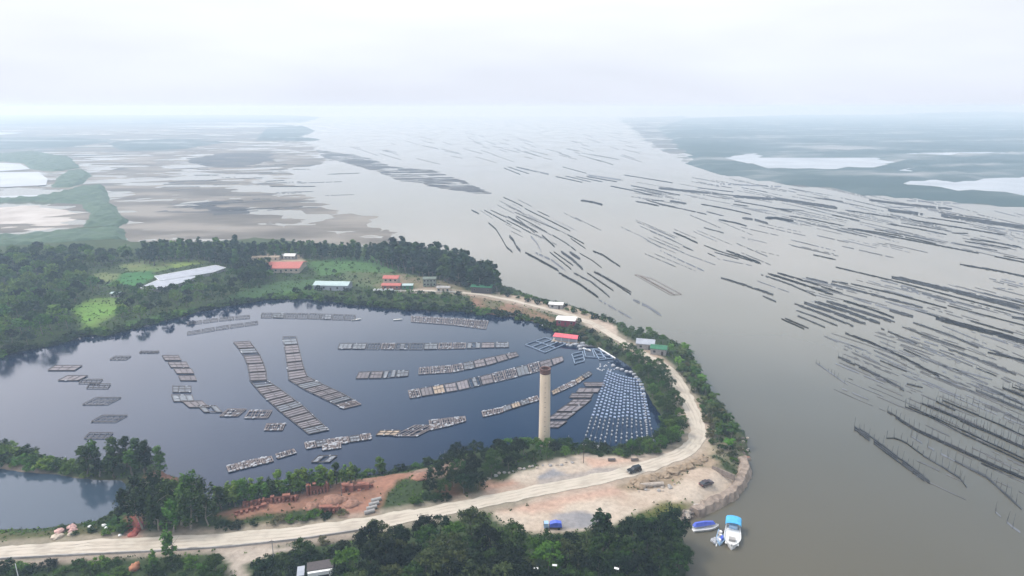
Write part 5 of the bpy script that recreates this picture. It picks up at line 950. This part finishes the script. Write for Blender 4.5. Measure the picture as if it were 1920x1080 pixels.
skiff(668, 600, 6, .4, 'tiny white skiff at the right end of the faint far rafts'); skiff(746, 600, 5.5, .2, 'tiny white skiff alone in the far part of the pond')
skiff(1027, 612, 7.5, -.5, 'white skiff moored by the white-roofed shed'); skiff(1100, 656, 6, -.8, 'white skiff beside the cages of the raft house')
skiff(1116, 842, 6, .9, 'thin pale skiff at the pond edge near the float grid')
# ---- chimney
x, y, _ = G(1020.5, 834, 3); ht = top_z(x, y, 690) - 3; r = thing('chimney', 'tall round tan brick chimney with a dark rim at the pond edge', 'chimney', (x, y, 2.9))
m_chim = mat('tan_render', (.62, .51, .38), (.48, .40, .30), .35, .85, .03, 6, stretch=(1, 1, .25), c3=(.56, .46, .34)); m_rim = mat('sooty_brick', (.09, .045, .04), (.14, .075, .06), 2, .9)
MB().lathe([(2.2, -1.0), (2.15, 0), (1.9, ht - 2.2), (1.85, ht - 2.0), (1.5, ht - 2.0), (1.5, ht - 6)], 40).build('shaft', m_chim, r, True)
MB().lathe([(1.88, ht - 1.9), (1.98, ht - 1.8), (1.98, ht - 1.4), (1.9, ht - 1.2), (1.9, ht - .5), (2.05, ht - .35), (2.05, ht), (1.5, ht), (1.5, ht - 2)], 40).build('rim', m_rim, r)
MB().lathe([(0, ht - 5), (1.5, ht - 5)], 24).build('soot', m_rim, r)
pl = MB()
for k in range(14): pl.box((0, -2.18 + k * .0175, 1 + k * (ht - 4) / 14), (.5, .08, .12))
pl.build('rungs', m_dkwood, r); MB().box((0, -2.12, 1.2), (1.1, .25, 1.9)).build('flue_door', m_rim, r)
# ---- brickworks
def wallrun(px0, py0, px1, py1, h_, n, label, arch=True, name='kiln_wall', thick=1.6):
    A_, B_ = Vector(ground(px0, py0)), Vector(ground(px1, py1)); d = B_ - A_; Ln = d.length; r = thing(name, label, 'ruined wall', A_, math.atan2(d.y, d.x)); mb = MB(); g = random.Random(n)
    for k in range(n):
        x0 = k * Ln / n; wdt = Ln / n * .52; hh = h_ * g.choice((.3, .6, .85, 1.0)) * g.uniform(.8, 1.1); mb.box((x0 + wdt / 2, 0, hh / 2 - .3), (wdt, thick, hh + .6), 0, .93)
    if arch: mb.box((Ln / 2, thick * .4, h_ * .36), (Ln, thick * .25, h_ * .6)); 
    mb.build('piers', m_brick, r)
    cp = MB()
    for k in range(n):
        if g.random() < .4: cp.box(((k + .5) * Ln / n, 0, h_ * 1.02 + .12), (Ln / n * .99, thick * .8, .25))
    cp.build('coping', m_brick, r)
wallrun(575, 928, 618, 920, 3.4, 7, 'tall ruined brick wall with dark arches at the kiln centre'); wallrun(640, 922, 700, 915, 2.6, 4, 'low brick wall right of the wooden pole in the kiln ruins')
wallrun(455, 950, 560, 938, 2.2, 14, 'long row of broken brick piers at the left of the ruins'); wallrun(440, 966, 500, 950, 1.4, 6, 'lowest broken brick row at the far left of the ruins')
wallrun(600, 962, 640, 960, 2.2, 5, 'dark collapsed brick arches near the road')
m_rubble = mat('red_rubble', (.32, .17, .115), (.20, .11, .075), 1.2, .95, .2, 6); m_stone = mat('pale_stone', (.42, .36, .30), (.28, .24, .2), 1.0, .9, .1, 6); m_dstone = mat('dark_stone', (.14, .115, .095), (.22, .18, .15), 1.0, .9, .1, 6)
for i, (px, py, rr, lb) in enumerate([(625, 938, 3.6, 'large mound of red brick rubble below the tall arches'), (660, 945, 2.6, 'smaller red rubble mound right of the large one'), (585, 950, 2.4, 'flat red rubble heap left of the large mound'), (790, 895, 3.0, 'brown earth heap at the pond end of the ruins'), (690, 905, 2.4, 'red earth heap above the low brick wall'), (1265, 884, 2.0, 'brown earth bank in the middle of the yard slope')]):
    x, y, z = ground(px, py); mb = MB().rock((0, 0, 0), rr, .42, i + 3).rock((rr * .8, .4, -.2), rr * .6, .4, i + 30).rock((-rr * .7, -.5, -.2), rr * .55, .45, i + 60); o = mb.build('rubble_mound', m_rubble, smooth=True); o.location = (x, y, z); tag(o, lb, 'rubble mound')
# concrete rings / pipes beside ruins
for i in range(4):
    x, y, z = ground(693 + i * 4.2, 962 - i * 7.5); r = MB(); r.tube((-1.6, 0, .55), (1.6, 0, .55), .62, n=12); o = r.build('concrete_pipe', m_conc); o.location = (x, y, z); o.rotation_euler = (0, 0, R(25)); tag(o, f'{ordn(i)} grey concrete pipe from the road in the row beside the ruins', 'pipe', 'concrete pipes beside the ruins')
# ---- boulders
def rocks(name, spots, mts, rr, label, group, cat='rock', sq=.65):
    for i, (px, py) in enumerate(spots):
        x, y, z = ground(px, py); q = rng.uniform(*rr); o = MB().rock((0, 0, 0), q, sq, i * 7 + 1).build(name, mts[i % len(mts)], smooth=False); o.location = (x, y, z + q * .15); o.rotation_euler = (0, 0, rng.uniform(0, 3)); tag(o, (label if '{}' not in label else label.format(ordn(i))) + (f', {"left end" if px < min(s[0] for s in spots) + (max(s[0] for s in spots) - min(s[0] for s in spots)) / 3 else "right end" if px > max(s[0] for s in spots) - (max(s[0] for s in spots) - min(s[0] for s in spots)) / 3 else "middle"}' if len(spots) > 12 else ''), cat, group)
rocks('boulder', [(112, 998), (113, 1006), (133, 990), (133, 1003), (137, 996), (105, 1008)], [mat('pink_stone', (.60, .36, .32), (.45, .28, .25), 1, .85, .05), m_cream], (.9, 1.5), '{} pink and cream boulder of the pile on the bank above the road', 'boulder pile above the road', 'boulder')
rocks('sack', [(168, 988), (172, 992), (195, 985), (199, 990), (198, 997), (225, 1004)], [m_white], (.5, .8), 'small white sack lying on the green bank right of the boulders', 'white sacks on the green bank', 'sack')
g = random.Random(44)
rip = [(1250 + (i % 20) * 5.2 + g.uniform(-3, 3), 986 - (i % 20) * 2.1 + g.uniform(-13, 3)) for i in range(64)]
rocks('shore_rock', rip, [m_stone, m_dstone, m_dstone, mat('whitish_stone', (.58, .54, .48), (.4, .37, .33), 1, .85, .05)], (.5, 1.25), 'angular rock in the riprap at the water below the yard', 'riprap below the yard', sq=.8)
rip2 = [(1404 + g.uniform(-14, 2), 845 + g.uniform(-24, 30)) for i in range(14)]
rocks('shore_rock', rip2, [m_dstone, m_stone], (.4, .9), 'dark rock at the water edge on the river tip of the spit', 'rocks at the river tip')
rocks('shore_rock', [(a + g.uniform(-7, 4), b_ + g.uniform(-4, 7)) for a, b_ in ((1310, 960), (1322, 956), (1335, 950), (1345, 945), (1352, 943), (1362, 936), (1372, 930), (1380, 922), (1386, 912), (1393, 903), (1398, 892), (1402, 880), (1402, 868), (1399, 858)) for _ in range(2)], [m_dstone, m_stone, m_rubble], (.5, 1.1), 'rough rock on the eroded bank at the river tip', 'rocks on the eroded bank')
rip3 = [(900 + i * 9 + g.uniform(-3, 3), 884 - i * .9 + 22 * math.exp(-i / 5) + g.uniform(-3, 3)) for i in range(20)]
rocks('rubble_stone', rip3, [m_stone, m_conc], (.35, .8), 'pale rubble stone along the upper edge of the sandy yard', 'rubble along the yard edge')
rip4 = [(1195 + g.uniform(0, 75), 922 - g.uniform(0, 14)) for i in range(14)]
rocks('rubble_stone', rip4, [m_stone, m_conc], (.4, .9), 'pale stone at the foot of the brown bank in the yard', 'stones under the brown bank')
rocks('dirt_mound', [(1190, 905), (1205, 903), (1220, 899), (1235, 893), (1250, 893), (1262, 885), (1276, 880), (1290, 876), (1305, 868), (1318, 862), (1200, 912), (1215, 910)], [mat('brown_earth', (.22, .16, .10), (.30, .23, .16), .8, .95, .3, 6)], (1.7, 2.8), 'rough brown earth hump between the road and the lower yard', 'earth humps of the brown bank', 'earth mound', .5)
# fallen long log / pipe in the yard
x, y, z = ground(1222, 912); mb = MB().tube((-4, 0, .7), (4, 0, .7), .75, n=10); o = mb.build('culvert_pipe', m_stone); o.location = (x, y, z); o.rotation_euler = (0, 0, R(8)); tag(o, 'thick grey culvert pipe lying under the brown bank', 'pipe')
# seawall around the tip
W = [Vector(G(a, b, 1.5)) for a, b in ((1302, 958), (1335, 942), (1372, 922), (1391, 897), (1397, 875), (1390, 858))]
def wallobj(line, th, h0, h1, m, label, name='seawall', cat='wall'):
    rough_ = h1 == 2.3; line = resample(line, 1.3 if rough_ else 3); c = line[0].copy(); mb = MB(); n = len(line); vs = []
    for i, p in enumerate(line):
        d = line[min(i + 1, n - 1)] - line[max(i - 1, 0)]; d.normalize(); nr = Vector((-d.y, d.x, 0)); q = p - c
        for s_, zz in ((-1, h0), (-.5, h1), (.5, h1), (1, h0)): vs.append((q.x + nr.x * s_ * th + (rng.uniform(-.45, .45) if rough_ else 0), q.y + nr.y * s_ * th + (rng.uniform(-.45, .45) if rough_ else 0), zz + (rng.uniform(-.35, .35) if rough_ else rng.uniform(-.06, .06))))
    fs = [(i * 4 + j, i * 4 + j + 1, i * 4 + j + 5, i * 4 + j + 4) for i in range(n - 1) for j in range(3)] + [(0, 3, 2, 1), (4 * n - 4, 4 * n - 3, 4 * n - 2, 4 * n - 1)]
    mb.add(vs, fs); o = mb.build(name, m); o.location = (c.x, c.y, 0); tag(o, label, cat)
wallobj(W, 2.6, -.6, 2.3, mat('mud_brown_stone', (.30, .24, .19), (.17, .13, .10), .5, .95, .2, 8), 'sloping grey-brown seawall curving round the tip of the yard')
wallobj([Vector(G(a, b, 3)) for a, b in ((1335, 878), (1352, 885), (1378, 896))], .35, 2, 4.0, m_dstone, 'short dark wall cutting across the corner of the yard', 'low_wall')
wallobj([Vector(G(a, b, 3)) for a, b in ((0, 1049), (150, 1041), (300, 1034), (430, 1026), (560, 1012), (690, 993))], .3, 2, 3.55, m_conc, 'low kerb wall running below the road', 'kerb_wall')
# ---- vehicles
m_tyre = mat('tyre_rubber', (.02, .02, .02), (.03, .03, .03), 2, .9); m_black = mat('black_paint', (.015, .017, .016), (.02, .022, .02), 1, .25); m_metal = mat('grey_metal', (.45, .45, .45), (.4, .4, .4), 1, .4, metallic=.8)
m_lamp = mat('lamp_glass', (.8, .8, .78), (.7, .7, .68), 1, .1)
def car(px, py, rz, label, paint, prof, s=1.0):
    x, y, z = ground(px, py); z += .15; r = thing('parked_car' if s == 1 else 'small_truck', label, 'car' if s == 1 else 'truck', (x, y, z), rz, s=s * 1.12)
    def side(pr, w0, w1, mt, nm, par):
        mb = MB(); n = len(pr); vs = [(a, -w0 * (1 if c == 0 else w1), b_) for a, b_, c in pr] + [(a, w0 * (1 if c == 0 else w1), b_) for a, b_, c in pr]
        mb.add(vs, [tuple(range(n)), tuple(range(2 * n - 1, n - 1, -1))] + [(i, i + n, (i + 1) % n + n, (i + 1) % n) for i in range(n)]); return mb.build(nm, mt, par)
    body = side([(a, b_, 0) for a, b_ in [(-2.2, .35), (-2.25, .75), (-2.2, 1.0), (-1.0, 1.05), (.9, 1.05), (2.1, .92), (2.28, .65), (2.2, .35)]], .92, 1, paint, 'body', r)
    side(prof, .84, .86, m_glass, 'windows', r); tp = max(p[1] for p in prof); xs_ = [p[0] for p in prof if p[1] == tp]; MB().box(((min(xs_) + max(xs_)) / 2, 0, tp + .03), (max(xs_) - min(xs_) + .1, 1.42, .07)).build('roof', paint, r)
    for sx in (-1.4, 1.4):
        for sy in (-.86, .86):
            wh = MB().tube((sx, sy - .12, .36), (sx, sy + .12, .36), .36, n=14).build('wheel', m_tyre, r); MB().tube((sx, sy - .135 if sy < 0 else sy + .1, .36), (sx, sy - .1 if sy < 0 else sy + .135, .36), .2, n=10).build('rim', m_metal, wh)
    for sy in (-.62, .62): MB().box((2.25, sy, .72), (.1, .36, .16)).build('headlight', m_lamp, r)
    for sy in (-.62, .62): MB().box((-2.25, sy, .8), (.08, .3, .16)).build('tail_light', m_red, r)
    MB().box((2.27, 0, .45), (.1, 1.6, .2)).build('bumper', m_metal, r)
car(1189, 885, R(204), 'black off-road car parked on the pale road beside the yard', m_black, [(-2.1, 1.0, 0), (-2.0, 1.72, 1), (.3, 1.72, 1), (.95, 1.02, 0)])
car(1324, 910, R(28), 'dark car parked in the lower yard near the seawall', mat('dark_brown_paint', (.05, .035, .035), (.07, .05, .05), 1, .3), [(-1.9, 1.0, 0), (-1.2, 1.45, 1), (.2, 1.45, 1), (1.0, 1.02, 0)])
for i, (px, py) in enumerate([(1147, 864), (1190, 864)]):
    x, y, z = ground(px, py); r = thing('trough', f'{"left" if i == 0 else "right"} dark trough on the pinkish edge of the yard', 'trough', (x, y, z), .05); mb = MB().box((0, 0, .35), (2.6, 1.0, .6)); mb.build('tank', m_dstone, r); MB().box((0, 0, .68), (2.7, 1.1, .08)).build('lid', m_dkwood, r)
# blue tarp truck in the yard
x, y, z = ground(1036, 990); r = thing('tarped_truck', 'truck with a blue tarpaulin at the edge of the foreground wood', 'truck', (x, y, z), R(0))
m_blue = mat('blue_tarp', (.06, .10, .50), (.10, .16, .62), 1.0, .6, .05); m_lblue = mat('pale_blue_paint', (.35, .52, .70), (.30, .45, .62), 1, .4)
MB().box((.9, 0, .75), (3.8, 1.9, .3)).build('flatbed', m_dkwood, r); MB().box((-1.9, 0, 1.25), (1.5, 1.8, 1.5), 0, .88).build('cab', m_lblue, r); MB().box((-2.45, 0, 1.6), (.5, 1.5, .5)).build('windscreen', m_glass, r)
MB().add([(-.9, -1, .9), (2.8, -1, .9), (2.8, 1, .9), (-.9, 1, .9), (-.7, -.8, 1.9), (2.6, -.7, 2.0), (2.6, .7, 2.0), (-.7, .8, 1.9), (.9, -.8, 2.35), (.9, .8, 2.35)], [(0, 1, 5, 8, 4), (2, 3, 7, 9, 6), (1, 2, 6, 5), (3, 0, 4, 7), (4, 8, 9, 7), (8, 5, 6, 9), (3, 2, 1, 0)]).build('tarp', m_blue, r)
for sx in (-1.7, 1.8):
    for sy in (-.9, .9): MB().tube((sx, sy - .14, .42), (sx, sy + .14, .42), .42, n=12).build('wheel', m_tyre, r)
# ---- boats at the right
m_hullw = mat('white_hull', (.72, .72, .70), (.62, .62, .60), .8, .5); m_sky = mat('bright_blue_canopy', (.08, .42, .72), (.06, .34, .62), .8, .5)
r = thing('fishing_boat', 'larger white boat with a bright blue canopy over its stern', 'boat', G(1373, 1008, .0), R(-110)); r.scale = (1.42, 1.55, 1.42)
hull(8.8, 3.3, 1.1, m_hullw, r); MB().box((.6, 0, .62), (5.6, 2.5, .12)).build('deck', m_hullw, r); cv = MB()
prof = [(-1.5, 2.0), (-1.3, 2.35), (-.7, 2.55), (0, 2.62), (.7, 2.55), (1.3, 2.35), (1.5, 2.0)]
vs = [(a, b_, c) for a in (-4.3, -3.3, -2.3, -1.4) for b_, c in prof]; vs += [(a, b_, c - .1) for a, b_, c in vs]; nn = len(vs) // 2
fs = [(i * 7 + j, i * 7 + j + 1, (i + 1) * 7 + j + 1, (i + 1) * 7 + j) for i in range(3) for j in range(6)]; fs += [tuple(q + nn for q in f[::-1]) for f in fs]; MB().add(vs, fs).build('canopy', m_sky, r)
for a in (-4.0, -1.6):
    for b_ in (-1.25, 1.25): MB().tube((a, b_, .8), (a, b_, 2.3), .05).build('canopy_post', m_metal, r)
MB().box((-3.0, 0, 1.05), (1.8, 1.6, .8)).build('cabin', m_lblue, r); MB().box((2.0, 0, .95), (1.0, 1.2, .5)).build('hatch', m_conc, r); MB().box((-4.6, 0, .9), (.5, .6, 1.1)).build('outboard_motor', m_dkwood, r)
r = thing('work_boat', 'open work boat piled with gear between the two blue-topped boats', 'boat', G(1351, 1010, 0), R(-112), s=1.2); hull(6.2, 2.2, .8, m_lblue, r)
for k in range(9): MB().box((-2.2 + k * .5 + rng.uniform(-.1, .1), rng.uniform(-.5, .5), .75), (rng.uniform(.4, .9), rng.uniform(.3, .8), rng.uniform(.3, .7)), rng.uniform(0, 3)).build('gear_crate', rng.choice([m_dkwood, m_white, m_blue, m_conc]), r)
for k in range(3): f_ = link('fender', floatmesh(), r); f_.location = (1.2 + k * .8, -1.2, .4)
r = thing('covered_boat', 'white boat covered with a royal blue tarpaulin nearest the shore', 'boat', G(1323, 992, 0), R(12), s=1.15); hull(7.4, 2.5, .9, m_hullw, r)
MB().add([(-3.2, .1, .85), (3.0, .1, .95), (3.1, 1.2, .9), (-3.3, 1.25, .85), (-2.6, .35, 1.9), (0, .3, 2.05), (2.4, .4, 1.7), (2.5, .95, 1.6), (0, 1.0, 1.9), (-2.7, 1.05, 1.8)], [(0, 1, 6, 5, 4), (2, 3, 9, 8, 7), (1, 2, 7, 6), (3, 0, 4, 9), (4, 5, 8, 9), (5, 6, 7, 8), (3, 2, 1, 0)]).build('tarpaulin', m_blue, r)
o = MB().tube(G(1348, 996, .25), G(1343, 1024, .25), .22, n=6).build('mooring_pole', m_white); tag(o, 'thin white pole floating between the moored boats', 'pole')
o = link('buoy', floatmesh()); o.location = G(1338, 1014, .1); o.scale = (2, 2, 1.6); tag(o, 'grey-white round float left of the thin white pole', 'buoy')
# ---- utility poles
def upole(px, py, topy, label, m=m_conc, arm=True, wr=.13):
    x, y, z = ground(px, py); h_ = max(3, top_z(x, y, topy) - z); r = thing('utility_pole', label, 'pole', (x, y, z)); MB().tube((0, 0, -.5), (0, 0, h_), wr, wr * .7, 8).build('shaft', m, r)
    if arm: MB().box((0, 0, h_ - .5), (1.5, .1, .12)).build('crossarm', m_dkwood, r); [MB().tube((k, 0, h_ - .44), (k, 0, h_ - .2), .06).build('insulator', m_white, r) for k in (-.65, 0, .65)]
upole(514, 1054, 1012, 'grey concrete pole standing on the sandy track below the road'); upole(38, 1098, 1057, 'white pole at the bottom left corner', m_white, False); upole(641, 930, 897, 'bare wooden pole in the middle of the kiln ruins', m_wood, False, .16)
upole(1094, 868, 832, 'thin dark pole by the pond edge near the float grid', m_dkwood); upole(1066, 838, 816, 'pale pole among the bushes right of the chimney', m_conc, False)
# driftwood
for i, (a, b_, c, d, lb) in enumerate([(108, 878, 122, 868, 'left white driftwood trunk on the green spit'), (136, 880, 153, 872, 'right white driftwood trunk on the green spit')]):
    p, q = Vector(ground(a, b_)), Vector(ground(c, d)); q.z += 1.6; mb = MB().tube(p, q, .14, .09); mb.tube(p.lerp(q, .6), q + Vector((.8, 0, .9)), .08, .04); tag(mb.build('driftwood', m_white), lb, 'driftwood')
# white-walled shed in the foreground
x, y, z = ground(592, 1085); r = thing('white_walled_shed', 'shed with white walls half hidden by trees at the bottom', 'shed', (x, y, z), R(14))
MB().box((-3.6, 0, 1.5), (1.6, 3.6, 3.0)).build('wall', m_white, r); MB().box((1.4, 0, 1.7), (6.4, 4.0, 3.4)).build('wall', m_white, r); MB().box((1.4, .6, 3.55), (6.9, 3.6, .2)).build('roof', m_dkwood, r); MB().box((2.2, -2.03, 1.2), (2.8, .1, 2.3)).build('doorway', m_glass, r); MB().box((-3.6, 0, 3.1), (1.9, 3.9, .16)).build('roof', m_greyr, r)
for i, (px, py, lb) in enumerate([(1005, 1066, 'leftmost white tin sheet among the dark foreground trees'), (1040, 1060, 'middle white tin sheet among the dark foreground trees'), (1156, 1066, 'rightmost white tin sheet among the dark foreground trees')]):
    x, y, z = G(px, py, 11.5); r = thing('tin_sheet', lb, 'tin sheet', (x, y, 3), .2 - i * .3); MB().add([(-.6, -.2, 8.4), (.6, -.2, 8.4), (.6, .2, 8.65), (-.6, .2, 8.65), (-.6, -.2, 8.46), (.6, -.2, 8.46), (.6, .2, 8.71), (-.6, .2, 8.71)], [(3, 2, 1, 0), (4, 5, 6, 7), (0, 1, 5, 4), (1, 2, 6, 5), (2, 3, 7, 6), (3, 0, 4, 7)]).build('sheet', m_white, r); MB().tube((0, 0, -1), (0, 0, 8.5), .08).build('pole', m_dkwood, r)
# red clay heap by the small pond
x, y, z = ground(250, 1002); r = thing('clay_heap', 'red clay heap with a pinkish top beside the drooping trees', 'clay heap', (x, y, z), R(85), s=.66); MB().rock((0, 0, 0), 2.2, .6, 5).rock((2.8, .2, 0), 2.0, .8, 9).rock((5.2, .2, .4), 1.7, 1.1, 11).build('clay', mat('red_clay', (.38, .09, .07), (.28, .07, .05), 1, .9, .2), r, True)
MB().rock((5.6, .2, 1.9), 1.2, .5, 21).build('cloth', mat('pink_cloth', (.50, .10, .18), (.38, .07, .12), 1, .8), r, True)
x, y, z = ground(252, 1068); o = MB().rock((0, 0, .5), 1.4, .9, 17).rock((.6, .6, 1.4), .8, .8, 18).build('clay_pot', mat('orange_clay', (.42, .18, .09), (.30, .12, .07), 1, .8, .1), smooth=True); o.location = (x, y, z); tag(o, 'orange-brown clay lump below the road at the bottom left', 'clay lump')
# faint grey driftwood spray and reed frame by the dark thicket
for px, py, lb in [(832, 862, 'bare grey shrub at the pond edge left of the dark thicket'), (868, 852, 'second bare grey shrub nearer the dark thicket')]:
    x, y, z = ground(px, py); mb = MB(); g = random.Random(px)
    for k in range(26): u = g.uniform(0, 6.28); l_ = g.uniform(1.5, 3.5); mb.tube((0, 0, 0), (math.cos(u) * l_ * .5, math.sin(u) * l_ * .5, l_), .05, .02, 4, False)
    r = thing('bare_shrub', lb, 'shrub', (x, y, z)); mb.build('twigs', m_palebark, r)
print('TREES', cnt, sum(cnt.values()))
